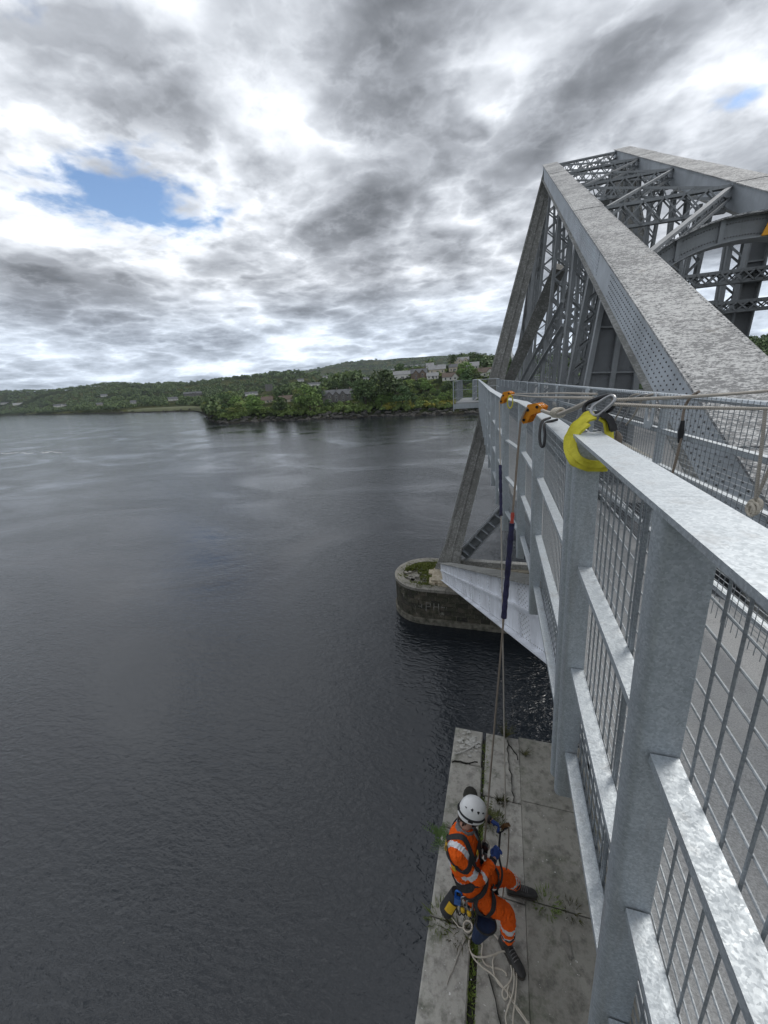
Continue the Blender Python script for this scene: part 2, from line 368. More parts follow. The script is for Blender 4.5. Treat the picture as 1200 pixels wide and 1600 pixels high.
# ================================================================== water and land
def mk_water():
    m, b = newmat('sea_loch_water'); p = pos()
    b.inputs['Base Color'].default_value = (0.010, 0.013, 0.017, 1)
    b.inputs['IOR'].default_value = 1.60; b.inputs['Roughness'].default_value = 0.05
    b.inputs['Specular IOR Level'].default_value = 0.5
    # currents: broad patches of smooth and ruffled water
    cur = noise(pos((0.030, 0.055, 1)), 1.0, 4, 0.55, 1.2)
    curm = ramp(cur, [(0.36, 0.30), (0.56, 1.15)], 'LINEAR')
    w1 = noise(pos((0.45, 0.85, 1)), 1.0, 3, 0.5, 0.6)
    w2 = noise(pos((1.5, 3.2, 1)), 1.0, 3, 0.5, 0.9)
    w3 = noise(pos((3.4, 6.5, 1)), 1.0, 3, 0.55, 0.6)
    sw = noise(pos((0.06, 0.10, 1)), 1.0, 3, 0.5, 1.5)
    h = mth('ADD', mth('MULTIPLY', w1, 0.10), mth('MULTIPLY', w2, 0.20))
    h = mth('ADD', h, mth('MULTIPLY', w3, 0.105))
    h = mth('MULTIPLY', h, curm)
    h = mth('ADD', h, mth('MULTIPLY', sw, 0.22))
    bump(b, h, 1.0, 0.29)
    return m
M['water'] = mk_water()
wm = MB(); wm.add([(-8000, -300, 0), (8000, -300, 0), (8000, 5600, 0), (-8000, 5600, 0)], [(0, 1, 2, 3)])
water = wm.build('water', M['water'], kind='structure'); tag(water, 'dark rippled water of the sea loch under the bridge')

# picture columns (at 1200 px width) -> direction ratio X/Y as seen along the bridge from its footway
UPX = [-600, -200, 0, 150, 300, 330, 400, 500, 600, 680, 745, 850, 1000, 1100, 1200, 1500]
UU = [-4.88, -2.456, -1.708, -1.262, -0.887, -0.819, -0.668, -0.472, -0.295, -0.164, -0.0616, 0.088, 0.2823, 0.399, 0.5077, 0.79]
def u_of(px): return float(np.interp(px, UPX, UU))
SH_PX = [-600, -200, 0, 60, 150, 230, 300, 309, 316, 326, 340, 400, 450, 500, 560, 600, 660, 745, 900, 1200, 1500]
SH_Y = [2400, 1300, 900, 700, 552, 480, 433, 330, 248, 228, 224, 229, 222, 226, 222, 227, 221, 221, 224, 226, 226]
SH_U = [u_of(x) for x in SH_PX]
def cz(px, py, Yd):                                          # height (above water) on a sight line at distance Yd
    c = Vector(((px - 600) / 600, -(py - 800) / 600, -1)); w = RM @ c
    return ZC + w.z * Yd / w.y
def ridge(D, pts): return D, [u_of(p[0]) for p in pts], [max(1.5, cz(p[0], p[1], D)) for p in pts]
R1 = ridge(420, [(-600, 690), (0, 656), (150, 648), (300, 640), (330, 632), (400, 622), (450, 616), (500, 608), (560, 598), (610, 591), (640, 580), (680, 573), (720, 569), (770, 573), (850, 575), (1000, 566), (1100, 556), (1200, 541), (1500, 510)])
R2 = ridge(1300, [(-600, 655), (-200, 628), (0, 614), (100, 611), (180, 603), (230, 603), (300, 600), (350, 594), (420, 588), (470, 585), (520, 590), (600, 592), (700, 585), (800, 578), (1200, 545), (1500, 520)])
R3 = ridge(3300, [(-600, 680), (0, 630), (200, 612), (380, 597), (440, 588), (480, 581), (520, 573), (545, 568), (570, 566), (600, 566), (640, 562), (690, 557), (740, 552), (790, 558), (900, 552), (1200, 533), (1500, 515)])
def sstep(a, b, x):
    t = np.clip((x - a) / (b - a), 0, 1); return t * t * (3 - 2 * t)
def wob(x, y, s, k):
    return np.sin(x * s + k) * np.cos(y * s * 1.17 + k * 2.1) + 0.5 * np.sin(x * s * 2.3 - y * s * 1.9 + k * 3)
def hgt(x, y):
    x = np.asarray(x, float); y = np.asarray(y, float); u = x / y
    ys = np.interp(u, SH_U, SH_Y) + 2.0 * wob(x, y, 0.09, 1.0) + 1.0 * np.sin(x * 0.31)
    d = y - ys
    land = np.where(d > 0, 0.25 + 2.9 * sstep(0, 9, d) + 1.8 * sstep(8, 30, d), -2.0 + np.clip(d, -20, 0) * 0.02 + 2.0 * sstep(-6, 0, d))
    h = land
    for (D, us, hs), a in ((R1, 20), (R2, 0), (R3, 0)):
        H = np.interp(u, us, hs)
        t0 = ys + 12 if D < 500 else (np.maximum(520, ys + 30) if D < 2000 else 1600)
        D2 = np.maximum(D, ys + 150) if D < 500 else D
        k = sstep(t0, D2, y)
        rel = np.maximum(H - 4.0, 0)
        h = np.where(d > 0, np.maximum(h, 4.0 * sstep(0, 12, d) + rel * k + (0.05 * rel * (wob(x, y, 9.0 / D, D) + 0.5 * wob(x, y, 31.0 / D, D + 2)) * k)), h)
    return h
def hz(x, y): return float(hgt(x, y))
ucol = np.unique(np.concatenate([np.linspace(-2.6, -1.75, 20), np.linspace(-1.75, 0.62, 330), np.linspace(0.62, 1.4, 30)]))
yrow = np.concatenate([np.linspace(205, 330, 64), np.geomspace(333, 1500, 70), np.geomspace(1530, 5400, 60)])
UG, YG = np.meshgrid(ucol, yrow); XG = UG * YG; HG = hgt(XG, YG)
nr, nc = XG.shape
tv = np.stack([XG, YG, HG], -1).reshape(-1, 3)
idx = np.arange(nr * nc).reshape(nr, nc)
tf = np.stack([idx[:-1, :-1], idx[:-1, 1:], idx[1:, 1:], idx[1:, :-1]], -1).reshape(-1, 4)
tf = tf[(HG.reshape(-1)[tf] > -1.9).any(1)]
def mk_land():
    m, b = newmat('hillside'); p = pos()
    n1 = noise(p, 0.0065, 7, 0.68); n2 = noise(p, 0.045, 7, 0.7); n3 = noise(p, 0.6, 4, 0.6)
    c = mixc(ramp(n1, [(0.45, 0.0), (0.58, 1.0)], 'LINEAR'), (0.016, 0.026, 0.012), (0.095, 0.098, 0.038))
    c = mixc(ramp(n2, [(0.42, 0.0), (0.62, 1.0)], 'LINEAR'), c, (0.020, 0.031, 0.015))
    c = mixc(mth('MULTIPLY', n3, 0.25), c, (0.08, 0.08, 0.035))
    sx = N.new('ShaderNodeSeparateXYZ'); L.new(p, sx.inputs[0])
    mead_unused = ramp(mth('ADD', sx.outputs[2], mth('MULTIPLY', n2, 3.0)), [(0.3, 0.0), (0.55, 1.0)], 'LINEAR')
    c = mixc(ramp(mth('DIVIDE', mth('ADD', sx.outputs[2], mth('MULTIPLY', n2, 2.0)), 6.0), [(0.22, 1.0), (0.52, 0.0)], 'LINEAR'), c, (0.045, 0.042, 0.036))
    setc(b, c); b.inputs['Roughness'].default_value = 0.95; b.inputs['Specular IOR Level'].default_value = 0.0
    bump(b, mth('ADD', mth('ADD', n2, mth('MULTIPLY', n1, 3.0)), mth('MULTIPLY', n3, 0.2)), 1.0, 9.0); return m
M['land'] = mk_land()
me = bpy.data.meshes.new('terrain'); me.from_pydata(tv.tolist(), [], tf.tolist()); me.update(); me.materials.append(M['land'])
me.polygons.foreach_set('use_smooth', [True] * len(me.polygons))
terr = bpy.data.objects.new('terrain', me); col.objects.link(terr); tag(terr, 'green and brown hills rising behind the village on the far shore', kind='structure')

def hit(px, py, y0=223.0, y1=3000.0):
    """where a sight line meets the ground"""
    c = Vector(((px - 600) / 600, -(py - 800) / 600, -1)); w = RM @ c; u = w.x / w.y; s = w.z / w.y
    ys = np.geomspace(y0, y1, 900); g = hgt(u * ys, ys); zl = ZC + s * ys
    k = np.nonzero((g >= zl) & (g > 0.5))[0]
    Y = ys[k[0]] if len(k) else ys[np.argmin(np.abs(g - zl))]
    return u * Y, float(Y), hz(u * Y, Y)
def prj(p):
    q = RM.transposed() @ (Vector(p) - Vector((0, 0, ZC)))
    return 600 + 600 * q.x / -q.z, 800 - 600 * q.y / -q.z

# ------------------------------------------------------------------ houses of the village
M['harl'] = simple('white_harling', (0.74, 0.73, 0.70), (0.60, 0.58, 0.54), 0.9, 0.9, 0, 0.2)
M['cream'] = simple('cream_harling', (0.60, 0.54, 0.42), (0.48, 0.42, 0.33), 0.9, 0.9, 0, 0.2)
M['gstone'] = simple('grey_house_stone', (0.20, 0.19, 0.18), (0.11, 0.105, 0.10), 1.6, 0.9, 0, 0.5)
M['bstone'] = simple('brown_house_stone', (0.22, 0.165, 0.125), (0.13, 0.10, 0.08), 1.6, 0.9, 0, 0.5)
M['slate'] = simple('slate_roof', (0.115, 0.12, 0.13), (0.065, 0.07, 0.078), 1.2, 0.7, 0, 0.4, 6)
M['slate_pale'] = simple('pale_slate_roof', (0.27, 0.275, 0.28), (0.18, 0.185, 0.19), 1.2, 0.7, 0, 0.4, 6)
M['tile'] = simple('brown_tile_roof', (0.125, 0.09, 0.07), (0.08, 0.06, 0.05), 1.2, 0.8, 0, 0.4, 6)
M['pane'] = simple('window_glass', (0.02, 0.024, 0.03), (0.03, 0.035, 0.04), 1, 0.12, 0, 0)
M['wframe'] = simple('window_frame_white', (0.75, 0.75, 0.74), None, 2, 0.6, 0, 0)
M['pot'] = simple('chimney_stack', (0.24, 0.21, 0.18), (0.16, 0.13, 0.11), 2, 0.9, 0, 0.3)
HOUSES = []
def house(px, py, wpx, wall, roof, label, d=7.5, storeys=1.0, gables=(), chim=(0.5,), rz=0.0, pitch=0.85, tower=None, nwin=3, cat='house'):
    X, Y, Z = hit(px, py)
    dep = math.sqrt(X * X + Y * Y) / math.sqrt(1 + ((px - 600) / 600) ** 2) if False else Y
    w = wpx / 600 * abs((RM.transposed() @ Vector((X, Y, Z - ZC))).z) 
    w = max(5.0, w); h = 2.9 * storeys; d = min(d, w * 0.8); rh = d / 2 * pitch
    t = empty(tower and 'church_tower' or 'village_house', (X, Y, Z - 0.4), label, cat)
    rot = Matrix.Rotation(rz + math.atan2(-X, Y) * 1.0, 3, 'Z'); base = Vector((X, Y, Z - 0.4))
    P = lambda x, y, z: base + rot @ Vector((x, y, z))
    HOUSES.append((X, Y, Z, w, h + rh + 0.8, label))
    if tower:
        m = MB(); m.prism([P(-w / 2, -w / 2, 0), P(w / 2, -w / 2, 0), P(w / 2, w / 2, 0), P(-w / 2, w / 2, 0)], (0, 0, tower)); m.build('wall', M[wall], t)
        c = w / 2 + 0.25
        for a_, b_ in (((-c, -c), (c, -c)), ((c, -c), (c, c)), ((c, c), (-c, c)), ((-c, c), (-c, -c))):
            for k in range(3):
                p0 = Vector((*a_, tower)).lerp(Vector((*b_, tower)), k / 3 + 0.04); p1 = Vector((*a_, tower)).lerp(Vector((*b_, tower)), k / 3 + 0.22)
                m = MB(); m.beam(P(*(p0 + Vector((0, 0, 0.5)))), P(*(p1 + Vector((0, 0, 0.5)))), 0.4, 1.0); m.build('merlon', M[wall], t)
        for zz_ in (0.45, 0.72):
            for sx in (-0.2, 0.2):
                m = MB(); m.box(P(sx * w, -w / 2 - 0.03, tower * zz_), (0.5, 0.12, 1.7), rot); m.build('window', M['pane'], t)
        return t
    m = MB()                                                  # walls with gable ends
    m.prism([P(-w / 2, -d / 2, 0), P(-w / 2, d / 2, 0), P(-w / 2, d / 2, h), P(-w / 2, 0, h + rh), P(-w / 2, -d / 2, h)], rot @ Vector((w, 0, 0)))
    for gx, gw in gables:
        gh = gw / 2 * pitch * 1.25
        m.prism([P(gx - gw / 2, -d / 2 - 1.1, 0), P(gx + gw / 2, -d / 2 - 1.1, 0), P(gx + gw / 2, -d / 2 - 1.1, h), P(gx, -d / 2 - 1.1, h + gh), P(gx - gw / 2, -d / 2 - 1.1, h)], rot @ Vector((0, d / 2 + 1.0, 0)))
    m.build('wall', M[wall], t)
    m = MB(); ov = 0.35; th = 0.18
    sl = math.hypot(d / 2, rh); 
    for sg in (-1, 1):
        a = P(-w / 2 - ov, sg * (d / 2 + ov), h - ov * pitch + th); b_ = P(w / 2 + ov, sg * (d / 2 + ov), h - ov * pitch + th)
        c_ = P(w / 2 + ov, 0, h + rh + th); e_ = P(-w / 2 - ov, 0, h + rh + th)
        dn = Vector((0, 0, -th * 0.9))
        q = [a + dn, b_ + dn, c_ + dn, e_ + dn, a, b_, c_, e_]
        m.hexa(q if sg < 0 else [q[1], q[0], q[3], q[2], q[5], q[4], q[7], q[6]])
    for gx, gw in gables:
        gh = gw / 2 * pitch * 1.25; yb = -d / 2 - 1.4; ye = 0.0
        for sg in (-1, 1):
            a = P(gx + sg * (gw / 2 + 0.25), yb, h - 0.25 * pitch + th); b_ = P(gx, yb, h + gh + th); c_ = P(gx, ye, h + gh + th); e_ = P(gx + sg * (gw / 2 + 0.25), ye, h - 0.25 * pitch + th)
            dn = Vector((0, 0, -th * 0.9)); q = [a + dn, b_ + dn, c_ + dn, e_ + dn, a, b_, c_, e_]
            m.hexa(q if sg < 0 else [q[1], q[0], q[3], q[2], q[5], q[4], q[7], q[6]])
    rf = m.build('roof', M[roof], t)
    for cx_ in chim:
        m = MB(); xx = (cx_ - 0.5) * (w - 0.9)
        m.box(P(xx, 0, h + rh + 0.55), (0.75, 0.9, 1.5), rot); m.box(P(xx, 0, h + rh + 1.36), (0.9, 1.05, 0.14), rot)
        for k in (-0.22, 0.22): m.box(P(xx, k, h + rh + 1.6), (0.24, 0.24, 0.36), rot)
        m.build('chimney', M['pot'], rf)
    spots = []
    ns = max(1, int(round(storeys)))
    for s_ in range(ns):
        for k in range(nwin):
            xx = (-0.5 + (k + 0.5) / nwin) * w * 0.92
            yy = -d / 2
            for gx, gw in gables:
                if abs(xx - gx) < gw / 2 + 0.55: yy = None
            if yy is not None: spots.append((xx, yy, 1.55 + s_ * 2.7))
        for gx, gw in gables: spots.append((gx, -d / 2 - 1.1, 1.55 + s_ * 2.7))
    for xx, yy, z_ in spots:
        m = MB()
        for a, b_, s1, s2 in ((-0.55, 0, 0.12, 1.5), (0.55, 0, 0.12, 1.5), (0, 0.72, 1.22, 0.1), (0, -0.75, 1.3, 0.12)): m.box(P(xx + a, yy - 0.05, z_ + b_), (s1, 0.14, s2), rot)
        wn = m.build('window', M['wframe'], t)
        m = MB(); m.box(P(xx, yy - 0.012, z_), (1.0, 0.05, 1.38), rot); m.build('pane', M['pane'], wn)
    m = MB(); m.box(P(w * 0.08, -d / 2 - 0.02, 1.05), (0.95, 0.1, 2.1), rot); 
    if not gables: m.build('door', M['slate'], t)
    return t
house(628, 592, 26, 'harl', 'slate_pale', 'white cottage with a pale grey roof left of the brown twin-gabled house', 7, 1.4, chim=(0.02, 0.98))
house(655, 593, 25, 'bstone', 'slate', 'brown stone house with two steep gables on the hillside', 8, 1.9, gables=((-2.6, 4.6), (2.9, 4.6)), chim=(0.1, 0.9), nwin=2)
house(683, 583, 26, 'cream', 'slate_pale', 'long cream house with pale slates above the brown twin-gabled house', 8, 1.2, chim=(0.5,))
house(676, 592, 18, 'harl', 'slate_pale', 'low white outbuilding with a pale roof right of the brown gabled house', 6, 0.9, chim=())
house(704, 594, 25, 'harl', 'tile', 'small white bungalow with a front gable nearest the platform railing', 7, 1.0, gables=((3.4, 4.4),), chim=())
house(658, 571, 18, 'harl', 'slate', 'white house with one big front gable high on the hill', 8, 1.3, gables=((0.6, 6.0),), chim=(0.95,), nwin=2)
house(692, 571, 20, 'harl', 'slate', 'white house with a dark roof and white chimney gable on the hill crest', 8, 1.2, gables=((3.5, 4.5),), chim=(0.9,))
house(722, 570, 24, 'cream', 'slate_pale', 'cream house with two gables on the hill crest left of the bridge leg', 8, 1.6, gables=((-3.0, 5.0), (3.6, 5.0)), chim=(0.1,))
house(757, 588, 24, 'harl', 'tile', 'white house with a brown roof just left of the bridge leg', 8, 1.2, gables=((4.0, 4.6),), chim=(0.3,))
house(738, 577, 20, 'harl', 'slate_pale', 'white bungalow with a grey roof behind the round tree near the leg', 8, 1.0, chim=(0.2,))
house(638, 572, 14, 'cream', 'slate', 'small dark roofed house at the left end of the hill crest', 7, 1.1, chim=(0.5,))
house(528, 627, 46, 'gstone', 'slate', 'large grey stone villa with three pointed gables by the shore', 8.5, 1.9, gables=((-6.2, 4.6), (-1.0, 4.6), (4.2, 4.6)), chim=(0.05, 0.5, 0.95), nwin=4)
house(492, 603, 20, 'harl', 'slate', 'white terrace with dark roof above the three-gabled villa', 8, 1.5, chim=(0.05, 0.5, 0.95), nwin=4)
house(509, 591, 9, 'harl', 'slate', 'narrow white gable end between dark trees up the slope', 6, 1.6, chim=(0.5,), nwin=1)
house(393, 618, 20, 'harl', 'slate', 'white house with grey roof and two dormer gables left of the church tower', 8, 1.4, gables=((-3.0, 3.4), (3.0, 3.4)), chim=(0.1, 0.9), nwin=2)
house(421, 611, 11, 'gstone', 'slate', 'square grey stone church tower with battlements among the trees', tower=13.5, cat='church tower')
house(418, 629, 17, 'cream', 'tile', 'cream bungalow with a brown roof below the church tower', 7, 1.0, chim=(0.1, 0.85))
house(448, 628, 22, 'cream', 'tile', 'wide cream bungalow with a brown roof right of the church tower', 7, 1.0, gables=((-3.4, 4.0),), chim=(0.3,))
house(302, 619, 26, 'gstone', 'slate', 'grey turreted villa with many gables at the head of the bay', 9, 2.2, gables=((-5.5, 4.2), (0.5, 4.2), (6.0, 4.2)), chim=(0.05, 0.4, 0.95), nwin=4)
house(271, 626, 14, 'harl', 'slate', 'white house among trees left of the turreted villa', 8, 1.5, chim=(0.5,), nwin=3)
house(95, 636, 17, 'harl', 'slate', 'bright white house by the water on the far left shore', 9, 1.6, gables=((4.0, 6.0),), chim=(0.1,))
house(29, 633, 13, 'harl', 'slate_pale', 'grey roofed white house near the left edge on the far shore', 9, 1.4, chim=(0.5,))
house(8, 632, 10, 'harl', 'slate', 'small pale house at the very left edge of the far shore', 9, 1.3, chim=(0.5,))
house(163, 620, 9, 'harl', 'slate', 'tiny white house high in the woods of the left shore', 9, 1.3, chim=(0.5,))
house(157, 634, 9, 'cream', 'slate', 'tiny cream house low in the trees right of the bright white one', 9, 1.3, chim=(0.5,))
house(573, 593, 11, 'harl', 'slate', 'small white house between trees right of the narrow gable', 7, 1.2, chim=(0.5,), nwin=2)
house(592, 590, 13, 'cream', 'slate_pale', 'pale grey-roofed house left of the white cottage up the slope', 7, 1.2, chim=(0.1,), nwin=2)
house(612, 578, 12, 'harl', 'slate', 'white house below the pointed conifer', 7, 1.3, chim=(0.9,), nwin=2)
house(672, 577, 12, 'harl', 'slate_pale', 'white house under the long crest roofs', 7, 1.2, chim=(0.5,), nwin=2)
house(708, 580, 13, 'cream', 'slate', 'cream house below the twin-gabled crest house', 7, 1.3, chim=(0.1,), nwin=2)
house(470, 596, 10, 'harl', 'slate', 'small white house uphill left of the terrace', 7, 1.3, chim=(0.5,), nwin=2)
house(209, 631, 8, 'harl', 'slate', 'tiny white house in the woods left of the green point', 9, 1.3, chim=(0.5,))

# ------------------------------------------------------------------ foliage
def leaf_cloud(n, lobes, size, rs):
    """leaf-sized quads spread over the skins of overlapping lobes; returns verts, faces"""
    k = rs.integers(0, len(lobes), n)
    C = np.array([l[:3] for l in lobes])[k]; Rr = np.array([l[3:6] for l in lobes])[k]
    d = rs.normal(size=(n, 3)); d /= np.linalg.norm(d, axis=1)[:, None]; d[:, 2] = np.where(d[:, 2] < -0.35, -d[:, 2], d[:, 2])
    rad = rs.uniform(0.55, 1.06, n)[:, None] ** 0.6
    c = C + d * Rr * rad
    nrm = d + rs.normal(scale=0.6, size=(n, 3)); nrm /= np.linalg.norm(nrm, axis=1)[:, None]
    a = np.cross(nrm, rs.normal(size=(n, 3))); a /= np.linalg.norm(a, axis=1)[:, None]; b = np.cross(nrm, a)
    s = (size * rs.uniform(0.55, 1.35, n))[:, None]
    q = np.stack([c - a * s - b * s * 0.7, c + a * s - b * s * 0.5, c + a * s * 0.8 + b * s * 0.75, c - a * s * 0.9 + b * s * 0.6], 1)
    return q.reshape(-1, 3), np.arange(4 * n).reshape(n, 4)
def mesh_np(name, v_, f_, mat):
    me = bpy.data.meshes.new(name); me.from_pydata(np.asarray(v_).tolist(), [], np.asarray(f_).tolist()); me.update(); me.materials.append(mat); return me
def crown_lobes(kind, rs):
    L_ = []
    if kind == 'conifer':
        for i in range(9):
            t = i / 8; r = 0.30 * (1 - t) + 0.03
            for j in range(3):
                a = rs.uniform(0, 6.28); L_.append((math.cos(a) * r * 0.5, math.sin(a) * r * 0.5, 0.18 + 0.80 * t, r, r, 0.085))
    elif kind == 'tall':
        for i in range(17):
            t = rs.uniform(0, 1); a = rs.uniform(0, 6.28); rr = 0.20 * math.sin(PI * (0.15 + 0.8 * t))
            L_.append((math.cos(a) * rr, math.sin(a) * rr, 0.28 + 0.62 * t, 0.13, 0.13, 0.10))
    else:
        for i in range(19):
            t = rs.uniform(0, 1); a = rs.uniform(0, 6.28); rr = 0.36 * math.sin(PI * (0.2 + 0.72 * t)) * rs.uniform(0.4, 1)
            z = 0.30 + 0.55 * t; s_ = rs.uniform(0.13, 0.21)
            L_.append((math.cos(a) * rr, math.sin(a) * rr, z, s_, s_, s_ * 0.75))
    return L_
TREE = {}
for kind, mats in (('round', ('leaf_dark', 'leaf_mid', 'leaf_pale')), ('tall', ('leaf_dark', 'leaf_mid', 'leaf_pale')), ('conifer', ('leaf_dark',))):
    for mt in mats:
        for var in range(2):
            rs = np.random.default_rng(abs(hash((len(kind), mt[5], var))) % 1000 if False else len(kind) * 31 + len(mt) * 7 + var * 13 + ord(mt[5]))
            v_, f_ = leaf_cloud(950, crown_lobes(kind, rs), 0.030 if kind != 'conifer' else 0.026, rs)
            TREE.setdefault((kind, mt), []).append(mesh_np('crown', v_, f_, M[mt]))
tm = MB()
tm.tube([(0, 0, -0.05), (0.01, 0, 0.2), (0.0, 0.01, 0.42), (0.015, 0.0, 0.7)], [0.028, 0.02, 0.014, 0.005], 6)
for a, z0 in ((0.4, 0.25), (1.9, 0.3), (3.3, 0.36), (4.6, 0.42), (5.6, 0.33)):
    tm.tube([(0, 0, z0), (math.cos(a) * 0.10, math.sin(a) * 0.10, z0 + 0.11), (math.cos(a) * 0.22, math.sin(a) * 0.22, z0 + 0.2)], [0.011, 0.007, 0.003], 5)
tme = bpy.data.meshes.new('trunk'); tme.from_pydata([tuple(q) for q in tm.v], [], tm.f); tme.update(); tme.materials.append(M['bark'])
NT = [0]
def tree(X, Y, H, kind, mt, label, group, wide=1.0):
    Z = hz(X, Y); t = empty({'round': 'broadleaf_tree', 'tall': 'slender_tree', 'conifer': 'conifer_tree'}[kind], (X, Y, Z - 0.2), label, 'tree', group)
    t.scale = (H * wide, H * wide, H); t.rotation_euler.z = random.uniform(0, 6.28)
    for nm, me_ in (('trunk', tme), ('crown', random.choice(TREE[(kind, mt)]))):
        o = bpy.data.objects.new(nm, me_); col.objects.link(o); o.parent = t
    NT[0] += 1
HB = []
for X, Y, Z, w, h, _lb in HOUSES:
    x0, yb = prj((X, Y, Z)); x1, yt = prj((X, Y, Z + h)); ww = w / Y * 300 * 0.85
    HB.append((x0 - ww, x0 + ww, yt, yb + 1.0, Y))
def hides(X, Y, H, r):
    x, yb = prj((X, Y, hz(X, Y))); _, yt = prj((X, Y, hz(X, Y) + H)); rr = r / Y * 600
    for a, b_, t_, bb, yy in HB:
        if Y < yy + 6 and x + rr * 0.8 > a and x - rr * 0.8 < b_ and yt < bb - (bb - t_) * 0.30 and yb > t_: return True
        if abs(Y - yy) < 9 and a - rr * 0.3 < x < b_ + rr * 0.3: return True
    return False
HSHORT = ['pale-roofed white cottage', 'brown twin-gabled house', 'long cream house', 'low white outbuilding', 'small white bungalow', 'big-gabled white hill house', 'white house on the crest', 'cream crest house', 'brown-roofed white house', 'white bungalow near the leg', 'small dark-roofed house', 'three-gabled stone villa', 'white terrace', 'narrow white gable', 'dormered white house', 'church tower', 'small cream bungalow', 'wide cream bungalow', 'turreted villa', 'white house by the villa', 'bright white shore house', 'grey-roofed shore house', 'leftmost pale house', 'tiny white wood house', 'tiny cream house', 'small white tree-side house', 'pale grey-roofed slope house', 'white house by the conifer', 'white house under the crest', 'cream house below the crest', 'small uphill white house', 'tiny white point house']
# trees one can pick out: (px, base py, height m, kind, leaf, width, label)
NAMED = [
 (486, 648, 19, 'round', 'leaf_mid', 1.05, 'broad green tree in front of the stone villa on its left'),
 (598, 637, 24, 'round', 'leaf_dark', 1.0, 'tallest dark tree on the shore right of the three-gabled villa'),
 (572, 640, 19, 'round', 'leaf_dark', 1.0, 'dark round tree beside the right end of the three-gabled villa'),
 (620, 634, 16, 'tall', 'leaf_dark', 1.3, 'dark upright tree below the white cottage'),
 (535, 590, 17, 'round', 'leaf_dark', 1.1, 'dark bushy tree on the rise above the three-gabled villa'),
 (552, 590, 15, 'round', 'leaf_dark', 1.1, 'second dark bushy tree on the rise above the villa'),
 (728, 596, 15, 'round', 'leaf_mid', 1.15, 'round green tree just above the platform railing'),
 (629, 577, 15, 'conifer', 'leaf_dark', 1.1, 'pointed dark conifer at the left end of the hill crest'),
 (745, 566, 12, 'tall', 'leaf_mid', 1.2, 'slender tree on the hill crest near the bridge leg'),
 (466, 610, 15, 'tall', 'leaf_dark', 1.4, 'dark tree left of the white terrace'),
 (432, 612, 10, 'tall', 'leaf_pale', 1.3, 'pale tree touching the church tower'),
 (355, 640, 15, 'round', 'leaf_dark', 1.1, 'dark tree near the tip of the wooded point'),
 (372, 645, 13, 'round', 'leaf_mid', 1.1, 'green tree in the middle of the wooded point'),
 (400, 648, 14, 'round', 'leaf_mid', 1.15, 'broad green tree below the dormered white house'),
 (440, 648, 12, 'round', 'leaf_dark', 1.1, 'dark tree on the shore below the brown roofed bungalows'),
 (345, 612, 14, 'round', 'leaf_dark', 1.2, 'dark tree on the slope behind the wooded point'),
 (700, 612, 8, 'round', 'leaf_mid', 1.3, 'low round tree below the small white bungalow'),
 (668, 610, 7, 'round', 'leaf_pale', 1.3, 'low yellowish tree below the brown twin-gabled house'),
]
for px, py, H, kd, mt, wd, lb in NAMED:
    X, Y, Z = hit(px, py); tree(X, Y, H, kd, mt, lb, None, wd)
# the belt along the shore and over the slope
cnt = 0; tries = 0; placed = []
while cnt < 190 and tries < 9000:
    tries += 1
    px = random.uniform(318, 790); 
    u = u_of(px); ys = float(np.interp(u, SH_U, SH_Y)); Y = ys + random.choice([random.uniform(9, 40), random.uniform(15, 110), random.uniform(60, 230)])
    X = u * Y; H = random.uniform(6.5, 14.5)
    if px > 640 and Y < ys + 60: H *= 0.55
    if hides(X, Y, H, H * 0.33): continue
    if any((X - a) ** 2 + (Y - b_) ** 2 < (0.26 * (H + c)) ** 2 for a, b_, c in placed): continue
    placed.append((X, Y, H))
    kd = random.choices(['round', 'tall', 'conifer'], [7, 2, 0.7])[0]; mt = 'leaf_dark' if kd == 'conifer' else random.choice(['leaf_dark', 'leaf_mid', 'leaf_mid'] if kd == 'tall' else ['leaf_dark', 'leaf_dark', 'leaf_mid', 'leaf_mid', 'leaf_pale'])
    ad = {'leaf_dark': 'dark', 'leaf_mid': 'green', 'leaf_pale': 'pale'}[mt] + {'round': ' bushy tree', 'tall': ' slender tree', 'conifer': ' pointed conifer'}[kd]
    ad = ('tall ' if H > 10.5 else 'small ' if H < 6.5 else '') + ad
    x_, y_ = prj((X, Y, hz(X, Y))); bi = min(range(len(HOUSES)), key=lambda i: (0.5 * (HB[i][0] + HB[i][1]) - x_) ** 2 + 2.0 * (HB[i][3] - y_) ** 2)
    hx, hy = 0.5 * (HB[bi][0] + HB[bi][1]), HB[bi][3]; dx_, dy_ = x_ - hx, y_ - hy
    rel = ('far ' if abs(dx_) > 22 else 'just ') + ('left of' if dx_ < 0 else 'right of') if abs(dx_) > abs(dy_) * 1.2 else ('below' if dy_ > 0 else 'behind')
    lb = ad + ' ' + rel + ' the ' + HSHORT[bi]
    tree(X, Y, H, kd, mt, lb, 'village trees: ' + lb, random.uniform(0.95, 1.35)); cnt += 1
